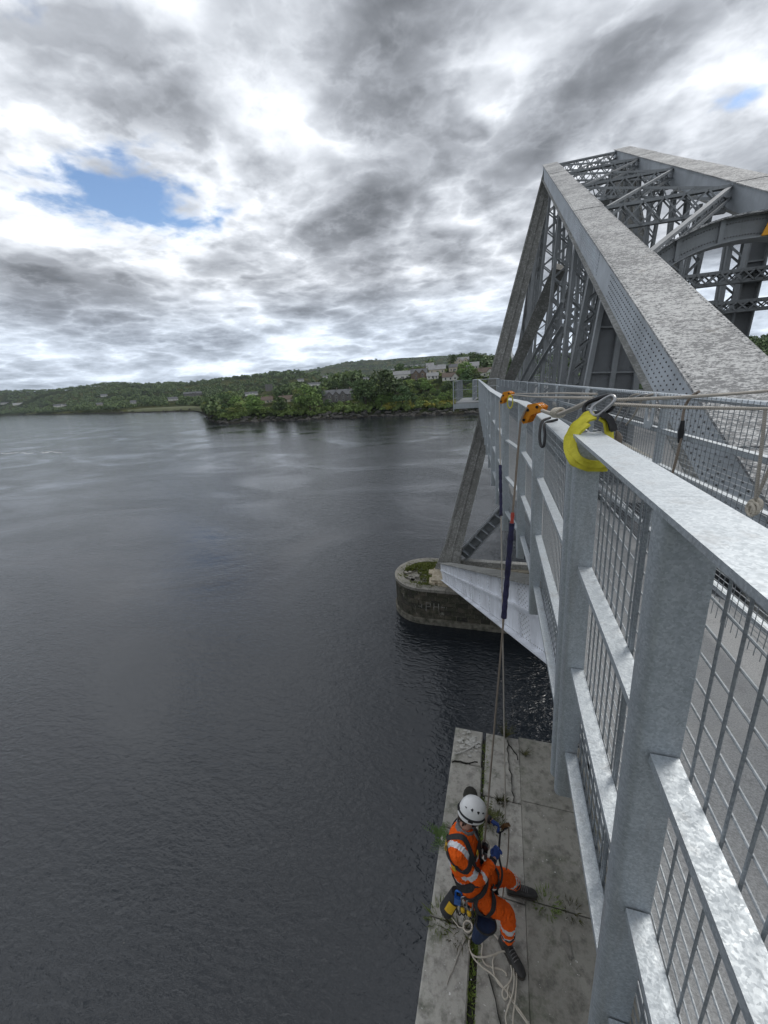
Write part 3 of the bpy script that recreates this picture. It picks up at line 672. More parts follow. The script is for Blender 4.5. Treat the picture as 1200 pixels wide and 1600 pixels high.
# woodland too far and dense to count, scrub along the banks, boulders at the water's edge: one mass each
def mass(name, pts, quads, mat, label, size, cat):
    V_, F_ = [], []; o = 0; rs = np.random.default_rng(5)
    for X, Y, Z, r, hgt_ in pts:
        lob = [(rs.uniform(-.4, .4) * r, rs.uniform(-.4, .4) * r, hgt_ * rs.uniform(0.35, 0.72), r * rs.uniform(.5, .75), r * rs.uniform(.5, .75), hgt_ * 0.33) for _ in range(5)]
        v_, f_ = leaf_cloud(quads, lob, size * r, rs); V_.append(v_ + np.array([X, Y, Z])); F_.append(f_ + o); o += len(v_)
    o_ = bpy.data.objects.new(name, mesh_np(name, np.concatenate(V_), np.concatenate(F_), mat)); col.objects.link(o_)
    return tag(o_, label, cat, kind='stuff')
pts = []
for _ in range(7000):
    px = random.uniform(-260, 345) if random.random() < 0.62 else random.uniform(345, 800)
    u = u_of(px); ys = float(np.interp(u, SH_U, SH_Y))
    Y = ys + 14 + random.random() ** 1.6 * (1050 if px < 345 else 800)
    if px > 330 and Y < ys + 120 : continue
    X = u * Y
    if px < 330 and float(wob(X, Y, 0.012, 2.0)) > 0.75: continue      # pasture clearings
    if 190 < px < 306 and Y < ys + 60: continue                       # green point of grass
    r = random.uniform(4.5, 8.5); H = random.uniform(8, 14)
    if px > 330 and Y > 520 and random.random() < 0.35: continue
    if hides(X, Y, H, r): continue
    pts.append((X, Y, hz(X, Y) - 0.5, r, H))
mass('far_woodland', pts, 60, M['wood_far'], 'dense dark woodland covering the far shore and lower hills', 0.19, 'woodland')
pts = []
for _ in range(2200):                                                  # forest on the far ridges
    px = random.uniform(120, 900); u = u_of(px); Y = random.uniform(1100, 3500); X = u * Y
    if float(wob(X, Y, 0.0035, 1.0)) > 0.25: continue
    pts.append((X, Y, hz(X, Y) - 3, random.uniform(9, 20), random.uniform(9, 15)))
mass('ridge_forest', pts, 45, M['wood_far'], 'patches of forest on the distant ridges', 0.2, 'woodland')
pts = []
for _ in range(1500):                                                  # wooded slope seen under the bridge on the right
    px = random.uniform(800, 1420); u = u_of(px); Y = 226 + 12 + random.random() ** 1.3 * 240; X = u * Y
    pts.append((X, Y, hz(X, Y) - 0.5, random.uniform(3, 5.5), random.uniform(6, 12)))
mass('hillside_wood', pts, 90, M['wood_far'], 'dense wood on the slope seen behind the right-hand truss', 0.17, 'woodland')
for nm, mt, n, lb, a, b_ in (('shore_scrub', 'leaf_mid', 520, 'green scrub crowding the bank of the far shore', 318, 900), ('hillside_scrub', 'leaf_mid', 420, 'green scrub and hedges between the hillside houses', 330, 800), ('gorse_scrub', 'leaf_gold', 90, 'yellow green gorse on the bank left of the bridge leg', 600, 745), ('garden_bushes', 'leaf_pale', 260, 'pale bushes in the gardens below the hillside houses', 560, 790)):
    pts = []
    for _ in range(n):
        px = random.uniform(a, b_); u = u_of(px); ys = float(np.interp(u, SH_U, SH_Y)); Y = ys + random.uniform(5, 22 if nm != 'garden_bushes' else 190); X = u * Y
        H = random.uniform(1.8, 4.2)
        if nm == 'hillside_scrub': Y = ys + random.uniform(25, 210); X = u * Y
        if nm == 'gorse_scrub': Y = ys + random.uniform(6, 18); H *= 0.9; X = u * Y
        if hides(X, Y, H, 2): continue
        pts.append((X, Y, hz(X, Y) - 0.3, random.uniform(1.4, 2.8), H))
    mass(nm, pts, 80, M[mt], lb, 0.20, 'scrub')
rk = MB()
for _ in range(520):
    px = random.uniform(312, 900) if random.random() < 0.85 else random.uniform(0, 312)
    u = u_of(px); ys = float(np.interp(u, SH_U, SH_Y)); Y = ys + random.uniform(-1.5, 7); X = u * Y; s_ = random.uniform(0.5, 1.8)
    rot = Matrix.Rotation(random.uniform(0, 6), 3, 'Z') @ Matrix.Rotation(random.uniform(-.4, .4), 3, 'X')
    rk.ball((X, Y, max(-0.1, hz(X, Y)) + 0.05), (s_ * random.uniform(.8, 1.7), s_, s_ * random.uniform(.4, .7)), 6, 4, rot)
tag(rk.build('shore_rocks', M['rock'], kind='stuff'), 'dark tide-washed rocks along the far waterline', 'rocks')
# a low stone wall under the gardens and the grassy point of the bay
wl = empty('garden_wall', (0, 0, 0), 'long low dark wall along the bank below the hillside gardens', 'wall')
xa = [hit(p, 622) for p in (690, 708, 726, 744, 762)]
wl.location = (xa[0][0], xa[0][1], xa[0][2])
for i in range(4):
    m = MB(); a = Vector(xa[i]); b_ = Vector(xa[i + 1]); m.beam(a + Vector((0, 0, 0.9)), b_ + Vector((0, 0, 0.9)), 0.5, 1.9); m.build('wall_length', M['gstone'], wl)
def mk_mead():
    m, b = newmat('salt_marsh_grass'); p = pos(); n1 = noise(p, 0.05, 6, 0.6); n2 = noise(p, 0.8, 4, 0.6)
    c = mixc(n1, (0.05, 0.065, 0.02), (0.10, 0.105, 0.035)); setc(b, mixc(mth('MULTIPLY', n2, 0.5), c, (0.05, 0.06, 0.022))); b.inputs['Roughness'].default_value = 0.95; return m
mpts = []
for px, k0, k1 in ((188, 3, 14), (215, 2, 40), (245, 2, 62), (270, 2, 70), (292, 2, 60), (305, 2, 45)):
    u = u_of(px); ys = float(np.interp(u, SH_U, SH_Y)); mpts.append([(u * (ys + k0 + (k1 - k0) * t), ys + k0 + (k1 - k0) * t) for t in np.linspace(0, 1, 9)])
mm = MB(); vs_ = [(x, y, hz(x, y) + 0.6) for r_ in mpts for x, y in r_]; n9 = 9
mm.add(vs_, [(i * n9 + j, (i + 1) * n9 + j, (i + 1) * n9 + j + 1, i * n9 + j + 1) for i in range(len(mpts) - 1) for j in range(n9 - 1)])
tag(mm.build('meadow', mk_mead(), smooth=True, kind='structure'), 'yellow green grassy point at the head of the bay')

# foam lines where the tide runs out of the narrows
fm = MB(); rs = random.Random(9)
for x0, x1, py in ((2, 52, 708), (64, 96, 706.5)):
    for k in range(26):
        px = x0 + (x1 - x0) * (k + rs.uniform(-.4, .4)) / 26; w = RM @ Vector(((px - 600) / 600, -(py + rs.uniform(-.6, .6) + 0.6 * math.sin(k * .35) - 800) / 600, -1)); q = w * (-(ZC - 0.012) / w.z); r = rs.uniform(.25, .7) * (1 if py < 720 else .5)
        fm.add([(q.x + r * rs.uniform(.6, 2.0) * math.cos(a), q.y + r * rs.uniform(.4, 1) * math.sin(a), 0.012) for a in np.linspace(0, 2 * PI, 8)[:-1]], [tuple(range(7))])
tag(fm.build('foam_lines', simple('foam', (0.72, 0.74, 0.75), None, 3, 0.8, 0, 0), kind='stuff'), 'thin white foam lines on the water at the far left', 'foam')

# the near bank behind the viewpoint, where the bridge comes ashore
bx, by = np.meshgrid(np.linspace(-900, 900, 61), -np.concatenate([[7.0, 8.5, 12, 20], np.geomspace(30, 290, 14)]))
bh = 11.5 * sstep(6, 9, -by) + 5.5 * sstep(9, 40, -by) + 22 * sstep(40, 290, -by) + 1.5 * wob(bx, by, 0.05, 3.0)
bv = np.stack([bx, by, bh], -1).reshape(-1, 3); bi = np.arange(bx.size).reshape(bx.shape); bf = np.stack([bi[:-1, :-1], bi[1:, :-1], bi[1:, 1:], bi[:-1, 1:]], -1).reshape(-1, 4)
me = mesh_np('near_bank', bv, bf, M['land']); o = bpy.data.objects.new('near_bank', me); col.objects.link(o); tag(o, 'grassy bank behind the viewpoint where the bridge comes ashore', kind='structure')
# ================================================================== the cantilever bridge
XC = 4.60                                                   # centre line of the road
bridge = empty('cantilever_bridge', W((2.45, 29.5, -15.3)), 'grey riveted steel cantilever bridge with lattice trusses and sloping legs', 'bridge')
APEX = Vector((2.50, 33.0, 12.80)); BDIR = Vector((0.003, 1.0, 0.4707))
def on_bs(y): return APEX + BDIR * (y - 33.0)                # centre of the back stay top at station y
def mirx(p, s): return Vector((p[0] if s < 0 else 2 * XC - p[0], p[1], p[2]))
def beamW(m, a, b, *k, **kw): return m.beam(W(a), W(b), *k, **kw)
def rivet(m, p, n, r=0.016, h=0.011):
    n = Vector(n).normalized(); a = n.orthogonal().normalized(); b = n.cross(a); p = Vector(p)
    q = [p + (a * math.cos(t) + b * math.sin(t)) * r for t in (0, 1.2566, 2.5133, 3.7699, 5.0265)] + [p + (a * math.cos(t) + b * math.sin(t)) * r * 0.55 + n * h for t in (0, 1.2566, 2.5133, 3.7699, 5.0265)]
    m.add(q, [(i, (i + 1) % 5, 5 + (i + 1) % 5, 5 + i) for i in range(5)] + [(5, 6, 7, 8, 9)])
def lattice(name, a, b, w, d, side, parent, flange=0.16, th=0.03, pitch=None, double=False, lace=0.07, faces=(1, -1), mat='steel'):
    """two flange pairs w apart along `side`, d deep, joined by zigzag lacing on two faces"""
    a, b, side = Vector(a), Vector(b), Vector(side).normalized(); ax = (b - a).normalized(); side = (side - ax * side.dot(ax)).normalized()
    nrm = ax.cross(side).normalized(); ln = (b - a).length; pitch = pitch or w * 0.95; m = MB()
    for s in (-1, 1):
        for t in (-1, 1):
            o = side * s * w / 2 + nrm * t * d / 2
            m.beam(a + o - nrm * t * th / 2, b + o - nrm * t * th / 2, flange, th, nrm)             # flange leg
            o2 = side * s * (w / 2 + flange / 2 - 0.015) + nrm * t * (d / 2 - flange * 0.35 - th)
            m.beam(a + o2, b + o2, 0.03, flange * 0.7, nrm)                                        # web leg
    o_ = m.build(name, M[mat], parent)
    lm = MB(); k = max(2, int(ln / pitch))
    for t in faces:
        for i in range(k):
            p0, p1 = a + ax * ln * i / k, a + ax * ln * (i + 1) / k
            o = nrm * t * (d / 2 + 0.012); s = 1 if i % 2 else -1
            lm.beam(p0 + o - side * s * w / 2, p1 + o + side * s * w / 2, lace, 0.02, nrm)
            if double: lm.beam(p0 + o * 1.04 + side * s * w / 2, p1 + o * 1.04 - side * s * w / 2, lace, 0.02, nrm)
    lm.build('lacing', M[mat], o_, kind='stuff')
    return o_
STN = [10.9, 16.4, 21.9, 27.45, 33.0]
for S in (-1, 1):
    sx = -S                                                 # outward is S*X
    T = lambda p: W(mirx(p, S))
    near = S < 0
    # sloping leg of the tower, from the pier to the apex: box with raised edge flanges
    la, lb_ = T((-4.05, 29.4, -15.2)), T((2.50, 33.05, 12.3))
    axl = (lb_ - la).normalized(); 
    m = MB(); m.beam(la, lb_, 1.40, 1.15, (0, -1, 0), 0.80, 1.0)
    leg = m.build('tower_leg', M['steel_leg'], bridge)
    m = MB()
    for off in (-0.5, 0.0, 0.5):
        m.beam(la, lb_, 0.20, 0.10, (0, -1, 0), 0.13, 0.08, off=(off * 1.30, 0.60)) if False else None
    sdv = axl.cross(Vector((0, -1, 0))).normalized(); upv = sdv.cross(axl).normalized()
    for k in (-0.46, 0.0, 0.46):
        a = la + sdv * k * 1.40 + upv * 0.62; b = lb_ + sdv * k * 0.80 + upv * 0.54
        m.beam(a, b, 0.16, 0.10, upv, 0.10, 0.08)
    m.build('flange_strip', M['steel_leg'], leg)
    if near:
        rm = MB()
        for k in (-0.40, -0.08, 0.08, 0.40):
            for i in range(80):
                t = i / 80; p = la.lerp(lb_, t) + sdv * k * (1.40 + (0.8 - 1.4) * t) + upv * (0.578 + (0.503 - 0.578) * t)
                rivet(rm, p, upv, 0.03, 0.02)
        rm.build('rivets', M['rivet'], leg, kind='stuff')
    m = MB(); m.beam(la + axl * -0.3, la + axl * 1.9, 2.1, 1.3, (0, -1, 0), 1.46, 1.2); m.build('leg_shoe', M['steel_leg'], leg)
    # back stay: box girder with lichen on its wide top plate
    y0, y1 = -1.2, 33.5
    a, b = T(on_bs(y0)), T(on_bs(y1)); ax = (b - a).normalized(); sid = ax.cross(Vector((0, 0, 1))).normalized(); up = sid.cross(ax).normalized()
    wtop, dep = 0.88, 0.62
    m = MB(); m.beam(a, b, wtop - 0.10, dep, (0, 0, 1), off=(0, -dep / 2 - 0.021)); bs = m.build('back_stay', M['steel_web'], bridge)
    m = MB(); L0 = (b - a).length; cuts = [0.0, 0.155, 0.33, 0.50, 0.66, 0.83, 1.0]
    for i in range(6):                                       # cover plates, lapped at the splices
        m.beam(a.lerp(b, cuts[i]), a.lerp(b, cuts[i + 1] + (0.004 if i < 5 else 0)), wtop + 0.02 * (i % 2), 0.030, (0, 0, 1), off=(0, 0.002 + 0.012 * (i % 2)))
    m.build('top_plate', M['steel_top'], bs)
    m = MB()
    for s_ in (-1, 1):
        m.beam(a, b, 0.14, 0.03, (0, 0, 1), off=(s_ * (wtop / 2 - 0.05 + 0.07 - 0.05), -dep - 0.02))
    m.build('bottom_flange', M['steel_leg'], bs)
    m = MB()
    out = sid if (sid.x * S) > 0 else -sid
    for k in range(1, 8):                                     # long plate edges along the upper web
        o = out * (wtop / 2 - 0.05 + 0.006) - up * (0.04 + k * 0.068)
        m.beam(a.lerp(b, 0.36) + o, b + o, 0.012, 0.036, up)
    m.build('web_strip', M['steel_web'], bs)
    if near:
        rm = MB()
        for k in range(6):
            for i in range(96):
                s_ = 0.6 + i * 0.122 + (0.061 if k % 2 else 0)
                p = a + ax * s_ + out * (wtop / 2 - 0.05 + 0.001) - up * (0.05 + k * 0.098)
                rivet(rm, p, out, 0.015, 0.012)
        rm.build('rivets', M['rivet'], bs, kind='stuff'); rm = MB()
        for k in (-0.41, 0.41):
            for i in range(220):
                p = a + ax * (0.6 + i * 0.12) + sid * k + up * 0.030; rivet(rm, p, up, 0.012, 0.008)
        rm.build('plate_rivets', M['steel_top'], bs, kind='stuff')
    # wide plated post of the portal frame, outer flange leaning out to the footway
    yp = 10.9; tp = on_bs(yp)
    tl, tr = T((2.15, yp, tp.z - 0.5)), T((2.95, yp, tp.z - 0.6)); bl, br = T((1.72, yp, -2.6)), T((3.02, yp, -2.6))
    th = Vector((0, 0.35, 0)); m = MB(); q = [bl, br, br + th, bl + th, tl, tr, tr + th, tl + th]
    if S > 0: q = [q[1], q[0], q[3], q[2], q[5], q[4], q[7], q[6]]
    m.hexa(q); pp = m.build('portal_post', M['steel_dark'], bridge)
    fy = Vector((0, -0.09, 0))
    for t in (0.12, 0.34, 0.56, 0.78, 0.97):
        m = MB(); m.beam(bl.lerp(tl, t) + fy * 0.5, br.lerp(tr, t) + fy * 0.5, 0.09, 0.035, (0, 0, 1)); m.build('stiffener', M['steel'], pp)
    m = MB(); m.beam(bl + fy * 0.4, tl + fy * 0.4, 0.10, 0.18, fy); m.beam(br + fy * 0.4, tr + fy * 0.4, 0.12, 0.18, fy); m.beam(bl.lerp(br, 0.52) + fy * 0.35, tl.lerp(tr, 0.52) + fy * 0.35, 0.11, 0.12, fy); m.build('flange', M['steel'], pp)
    if near:
        rm = MB()
        for t in (0.06, 0.44, 0.58, 0.94):
            for i in range(46):
                p = bl.lerp(tl, i / 46).lerp(br.lerp(tr, i / 46), t) + Vector((0, -0.002, 0)); rivet(rm, p, (0, -1, 0), 0.014, 0.01)
        rm.build('rivets', M['rivet'], pp, kind='stuff')
    # laced posts under the back stay
    for i, ys in enumerate(STN[1:4]):
        tpz = on_bs(ys); lean = 0.16 * (i + 1)
        lattice('lattice_post', T((2.45 - lean * 1.2, ys + 0.2, -2.4)), T((2.45, ys, tpz.z - 0.85)), 0.46 + 0.05 * i, 0.36, (1, 0, 0), bridge, 0.13, 0.03, 0.42, lace=0.06)
        lattice('lattice_post', T((3.05 + 0.1 * i, ys + 2.3, -2.4)), T((2.75, ys + 2.0, on_bs(ys + 2.0).z - 0.85)), 0.36, 0.30, (1, 0, 0), bridge, 0.11, 0.03, 0.40, lace=0.05)
    lattice('lattice_post', T((1.95, 14.0, -2.2)), T((2.38, 13.0, on_bs(13.0).z - 0.7)), 0.34, 0.26, (1, 0, 0), bridge, 0.12, 0.03, 0.30, lace=0.05)
    # inclined plate strut from the leg foot at deck level, with two thin tie bars beside it
    m = MB(); m.beam(T((-0.55, 29.6, -2.6)), T((2.35, 22.2, 4.6)), 0.62, 0.40, (0, -1, 0)); st = m.build('plate_strut', M['steel_leg'], bridge)
    for dx, z1 in ((0.8, 1.6), (1.5, 0.6)):
        m = MB(); m.beam(T((-0.2 + dx * 0.5, 29.0, -2.4)), T((2.3, 20.5 - dx, z1 + 1.2)), 0.13, 0.13, (0, -1, 0)); m.build('tie_bar', M['steel'], bridge)
    # main span beyond the tower
    tops = [Vector((2.47, 33.0, 12.3)), Vector((2.5, 48, 9.2)), Vector((2.6, 64, 6.4)), Vector((2.7, 82, 4.6)), Vector((2.7, 110, 4.0)), Vector((2.7, 138, 4.6)), Vector((2.6, 156, 6.4)), Vector((2.5, 172, 9.2)), Vector((2.47, 188, 12.3))]
    for i in range(8):
        m = MB(); m.beam(T(tops[i]), T(tops[i + 1]), 0.7, 0.6); m.build('top_chord', M['steel'], bridge)
    for i, tq in enumerate(tops[:6]):
        bq = Vector((1.4 if i == 0 else tq.x, tq.y + 1.0, -2.4))
        if i: lattice('span_post', T(bq), T(tq), 0.5, 0.4, (1, 0, 0), bridge, 0.15, 0.04, 0.6)
        nx = tops[i + 1]; m = MB(); m.beam(T(tq), T((nx.x, nx.y, -2.2)), 0.28, 0.28); m.build('span_diagonal', M['steel'], bridge)
        for k in (0.33, 0.66):
            p = tq.lerp(nx, k); m = MB(); m.beam(T((p.x, p.y, -2.3)), T((p.x, p.y, p.z - 0.3)), 0.2, 0.2); m.build('hanger', M['steel'], bridge)
    for k in range(4):                                        # slim posts just behind the leg
        yy = 34.5 + k * 3.2; zt = 12.3 - (yy - 33) * 0.206
        lattice('span_post', T((1.6 + 0.12 * k, yy, -2.4)), T((2.5, yy, zt - 0.3)), 0.34, 0.28, (1, 0, 0), bridge, 0.10, 0.03, 0.5, lace=0.05)
    m = MB(); m.beam(T((2.0, 33.6, -15.3)), T((2.3, 62.0, -2.9)), 0.9, 0.8); m.build('lower_strut', M['steel'], bridge)
    m = MB(); m.beam(T((2.5, -6, -2.55)), T((2.5, 190, -2.55)), 0.34, 1.15); m.build('edge_girder', M['steel_dark'], bridge)
    # lower chord rising from the leg foot to the abutment, painted white
    ca, cb = Vector((-4.40, 29.4, -15.40)), Vector((2.07, 3.0, -2.56))
    ca, cb = T(ca), T(cb); axc = (cb - ca).normalized(); sc_ = axc.cross(Vector((0, 0, 1))).normalized(); uc = sc_.cross(axc).normalized(); o_out = sc_ if sc_.x * S > 0 else -sc_
    m = MB(); m.beam(ca, cb, 0.62, 1.26, (0, 0, 1)); ch = m.build('lower_chord', M['white'], bridge)
    m = MB(); m.beam(ca, cb, 0.94, 0.035, (0, 0, 1), off=(0, 0.65)); m.build('top_flange', M['steel_leg'] if near else M['white'], ch)
    m = MB(); m.beam(ca, cb, 0.94, 0.035, (0, 0, 1), off=(0, -0.65)); m.build('bottom_flange', M['white'], ch)
    m = MB(); q = o_out * (0.31 + 0.035); m.beam(ca + q + uc * 0.06, cb + q + uc * 0.06, 0.09, 0.05, (0, 0, 1)); m.beam(ca + o_out * 0.33 + uc * 0.0, cb + o_out * 0.33, 0.025, 0.10, (0, 0, 1)); m.build('web_angle', M['white'], ch)
    for t in np.linspace(0.04, 0.98, 17):
        p = ca.lerp(cb, t) + o_out * 0.325
        m = MB(); m.beam(p - uc * 0.62, p - uc * 0.055, 0.03, 0.05, axc); m.beam(p + uc * 0.10, p + uc * 0.62, 0.03, 0.05, axc); m.build('stiffener', M['white'], ch)
    if near:
        rm = MB(); ln = (cb - ca).length
        for t in np.linspace(0.04, 0.98, 17):
            for dx in (-0.09, 0.09):
                for k in range(11):
                    z_ = -0.55 + k * 0.11
                    if abs(z_ - 0.03) > 0.1: rivet(rm, ca.lerp(cb, t) + axc * dx + o_out * 0.311 + uc * z_, o_out, 0.02, 0.012)
        for t0 in (0.55, 0.80):
            for i in range(7):
                for k in range(12): rivet(rm, ca.lerp(cb, t0) + axc * i * 0.13 + o_out * 0.311 + uc * (-0.56 + k * 0.1 + (0.05 if i % 2 else 0)), o_out, 0.02, 0.012)
        for i in range(int(ln / 0.12)):
            for z_ in (-0.60, 0.60): rivet(rm, ca + axc * (0.1 + i * 0.12) + o_out * 0.311 + uc * z_, o_out, 0.018, 0.012)
        rm.build('rivets', M['rivet_white'], ch, kind='stuff')
# cross bracing between the two back stays
ZS = lambda y: on_bs(y).z
for i, ys in enumerate(STN[1:]):
    z = ZS(ys) - 0.42
    lattice('cross_strut', W((2.9, ys, z)), W((2 * XC - 2.9, ys, z)), 0.62, 0.16, (0, 0, 1), bridge, 0.085, 0.03, 0.50, double=True, lace=0.042, faces=(-1, 1))
for i in range(4):
    for S in (-1, 1):
        a = W(mirx((2.9, STN[i], ZS(STN[i]) - 0.28), S)); b = W(mirx((2 * XC - 2.9, STN[i + 1], ZS(STN[i + 1]) - 0.28), S))
        if i > 0 or S < 0:
            lattice('cross_diagonal', a, b, 0.26, 0.16, (0, 0, 1), bridge, 0.075, 0.03, 0.30, lace=0.035, faces=(-1,))
# lower lattice struts over the road, with curved knees
for ys, z in ((16.4, 1.55), (21.9, 2.0), (27.5, 3.2), (12.6, 0.1)):
    if ys == 12.6: continue
    lattice('road_strut', W((2.75, ys, z)), W((2 * XC - 2.75, ys, z)), 0.42, 0.26, (0, 0, 1), bridge, 0.12, 0.03, 0.34, double=True, lace=0.05, faces=(-1, 1))
for z_, w_ in ((2.10, 0.26), (1.36, 0.22)):
    lattice('road_strut', W((2.6, 14.1, z_)), W((7.6, 14.1, z_)), w_, 0.22, (0, 0, 1), bridge, 0.08, 0.03, 0.26, double=True, lace=0.035, faces=(-1, 1))
# plated posts behind the portal, with a curved knee under the lower strut
for S in (-1, 1):
    a, b = W(mirx((2.98, 14.3, -2.6), S)), W(mirx((2.84, 14.3, on_bs(14.3).z - 0.6), S)); m = MB(); m.beam(a, b, 0.40, 0.06, (0, -1, 0)); pq = m.build('plate_post', M['steel_dark'], bridge)
    for k in (-1, 1): m = MB(); m.beam(a + Vector((0.21 * k, 0, 0)), b + Vector((0.21 * k, 0, 0)), 0.045, 0.30, (0, -1, 0)); m.build('flange', M['steel'], pq)
    for t in (0.2, 0.36, 0.52, 0.68, 0.84): m = MB(); c = a.lerp(b, t) + Vector((0, -0.06, 0)); m.beam(c - Vector((0.19, 0, 0)), c + Vector((0.19, 0, 0)), 0.10, 0.04); m.build('stiffener', M['steel'], pq)
    kx = mirx((3.12, 0, 0), S).x; kp = [W((kx, 14.25, 1.25))]
    for i in range(9): th_ = PI / 2 * i / 8; kp.append(W((kx - S * 0.45 * (1 - math.sin(th_)) if False else kx - S * (0.5 - 0.5 * math.cos(th_)), 14.25, 1.25 - 0.5 + 0.5 * math.sin(th_)) if False else (kx - S * 0.5 * (1 - math.cos(th_)) , 14.25, 0.75 + 0.5 * math.sin(th_))))
    m = MB(); m.prism(kp if S < 0 else list(reversed(kp)), (0, 0.1, 0)); m.build('knee_plate', M['steel'], pq)
# portal arch: curved plate girder over the road
yp = 10.9; arch = []
zc0, zc1 = 2.12, 2.69
for i in range(25):
    t = i / 24; x = 2.86 + (2 * XC - 5.72) * t; e = abs(2 * t - 1)
    top = zc1 - (zc1 - zc0) * e ** 2.2; dpt = 0.40 + 0.12 * e ** 6
    arch.append((x, top, top - dpt + 0.0))
m = MB()
for i in range(24):
    (x0, t0, b0), (x1, t1, b1) = arch[i], arch[i + 1]
    m.prism([W((x0, yp, b0)), W((x1, yp, b1)), W((x1, yp, t1)), W((x0, yp, t0))], (0, 0.10, 0))
pa = m.build('portal_arch', M['steel'], bridge)
m = MB(); m2 = MB()
for i in range(24):
    (x0, t0, b0), (x1, t1, b1) = arch[i], arch[i + 1]
    m.beam(W((x0, yp + 0.05, t0 + 0.015)), W((x1 + 0.002, yp + 0.05, t1 + 0.015)), 0.40, 0.03, (0, 0, 1))
    m2.beam(W((x0, yp + 0.05, b0 - 0.015)), W((x1 + 0.002, yp + 0.05, b1 - 0.015)), 0.40, 0.03, (0, 0, 1))
m.build('top_flange', M['steel_top'], pa); m2.build('bottom_flange', M['steel'], pa)
for i in (4, 9, 15, 20):
    m = MB(); x0, t0, b0 = arch[i]; m.beam(W((x0, yp - 0.03, b0)), W((x0, yp - 0.03, t0)), 0.08, 0.06, (0, -1, 0)); m.build('stiffener', M['steel'], pa)
rm = MB()
for i in range(24):
    for k in range(3):
        x0, t0, b0 = arch[i]; x1, t1, b1 = arch[i + 1]; t = k / 3
        for yy in (-0.08, 0.17): rivet(rm, W((x0 + (x1 - x0) * t, yp + yy, t0 + (t1 - t0) * t + 0.03)), (0, 0, 1), 0.02, 0.014)
        rivet(rm, W((x0 + (x1 - x0) * t, yp - 0.001, t0 + (t1 - t0) * t - 0.08)), (0, -1, 0), 0.016, 0.012); rivet(rm, W((x0 + (x1 - x0) * t, yp - 0.001, b0 + (b1 - b0) * t + 0.08)), (0, -1, 0), 0.016, 0.012)
rm.build('rivets', M['rivet'], pa, kind='stuff')
# braces at the pier under the deck, ladder-like with batten plates
for S in (-1, 1):
    a, b = W(mirx((-2.95, 30.2, -14.4), S)), W(mirx((2.6, 30.2, -7.2), S)); ax = (b - a).normalized(); sv = Vector((0, 1, 0)).cross(ax).normalized()
    m = MB()
    m.beam(a, b, 0.7, 0.10, sv, off=(0, 0.42)); m.beam(a, b, 0.7, 0.10, sv, off=(0, -0.42))
    m.beam(a + Vector((0, 0.28, 0)), b + Vector((0, 0.28, 0)), 0.06, 0.80, sv)
    br_ = m.build('pier_brace', M['steel'], bridge); m = MB()
    for t in np.linspace(0.06, 0.98, 11):
        p = a.lerp(b, t); m = MB(); m.beam(p - sv * 0.36, p + sv * 0.36, 0.05, 0.5, (0, -1, 0)); m.build('batten', M['steel_web'], br_)
m = MB(); m.beam(W((-3.4, 30.2, -14.9)), W((2 * XC + 3.4, 30.2, -14.9)), 0.5, 0.45); m.build('pier_tie', M['steel_leg'], bridge)
m = MB(); m.box(W((XC, 92, -2.03)), (5.9, 200, 0.03)); m.build('added_dark_soffit', M['steel_dark'], bridge)  # added sheet closing the open floor, so the water reflects a dark underside
# floor of cross girders and the two deck edges
for k in range(28):
    m = MB(); y = -3 + k * 4.1 if k < 12 else 46 + (k - 12) * 8.6; m.beam(W((2.3, y, -2.45)), W((2 * XC - 2.3, y, -2.45)), 0.25, 0.95); m.build('cross_girder', M['steel_dark'], bridge)
# road slab, kerbs, far guard rails
m = MB(); m.box(W((XC, 92, -1.93)), (3.9, 200, 0.16)); road = m.build('road', M['tarmac'], kind='structure'); tag(road, 'single-lane tarmac road between the bridge trusses')
for S in (-1, 1):
    m = MB(); m.box(W(mirx((2.78, 92, -1.86), S)), (0.2, 200, 0.24)); o = m.build('kerb', M['concrete'], road)
    gr = empty('guard_rail', W(mirx((3.0, 20, -1.85), S)), 'grey steel road barrier along the ' + ('footway' if S < 0 else 'far') + ' side of the road', 'barrier', 'road barriers')
    for z in (-1.15, -0.75):
        m = MB(); m.beam(W(mirx((2.93, 4.5, z), S)), W(mirx((2.93, 120, z), S)), 0.06, 0.14); m.build('rail', M['steel'], gr)
    for k in range(30):
        m = MB(); m.beam(W(mirx((2.99, 5 + 3.8 * k, -1.75), S)), W(mirx((2.99, 5 + 3.8 * k, -0.66), S)), 0.07, 0.09, (0, 1, 0)); m.build('post', M['steel'], gr)
# sign hung on the portal
sg = empty('warning_sign', W((5.3, 10.72, 2.5)), 'orange yellow board fixed to the middle of the portal arch', 'sign')
M['sign'] = simple('sign_yellow', (0.72, 0.33, 0.015), (0.62, 0.27, 0.012), 3, 0.5, 0, 0)
M['sign_red'] = simple('sign_red', (0.55, 0.03, 0.02), None, 3, 0.5, 0, 0)
m = MB(); m.prism([W((4.80, 10.72, 2.27)), W((5.80, 10.72, 2.27)), W((5.80, 10.72, 2.78)), W((4.96, 10.72, 2.78))], (0, 0.03, 0)); m.build('board', M['sign'], sg)
m = MB(); m.tube([W((5.22 + 0.16 * math.cos(a), 10.70, 2.53 + 0.16 * math.sin(a))) for a in np.linspace(0, 2 * PI, 28)[:-1]], 0.03, 6, True); m.build('red_ring', M['sign_red'], sg)
m = MB(); m.beam(W((5.3, 10.81, 2.35)), W((5.3, 10.81, 2.6)), 0.05, 0.12, (0, 1, 0)); m.build('bracket', M['steel'], sg)

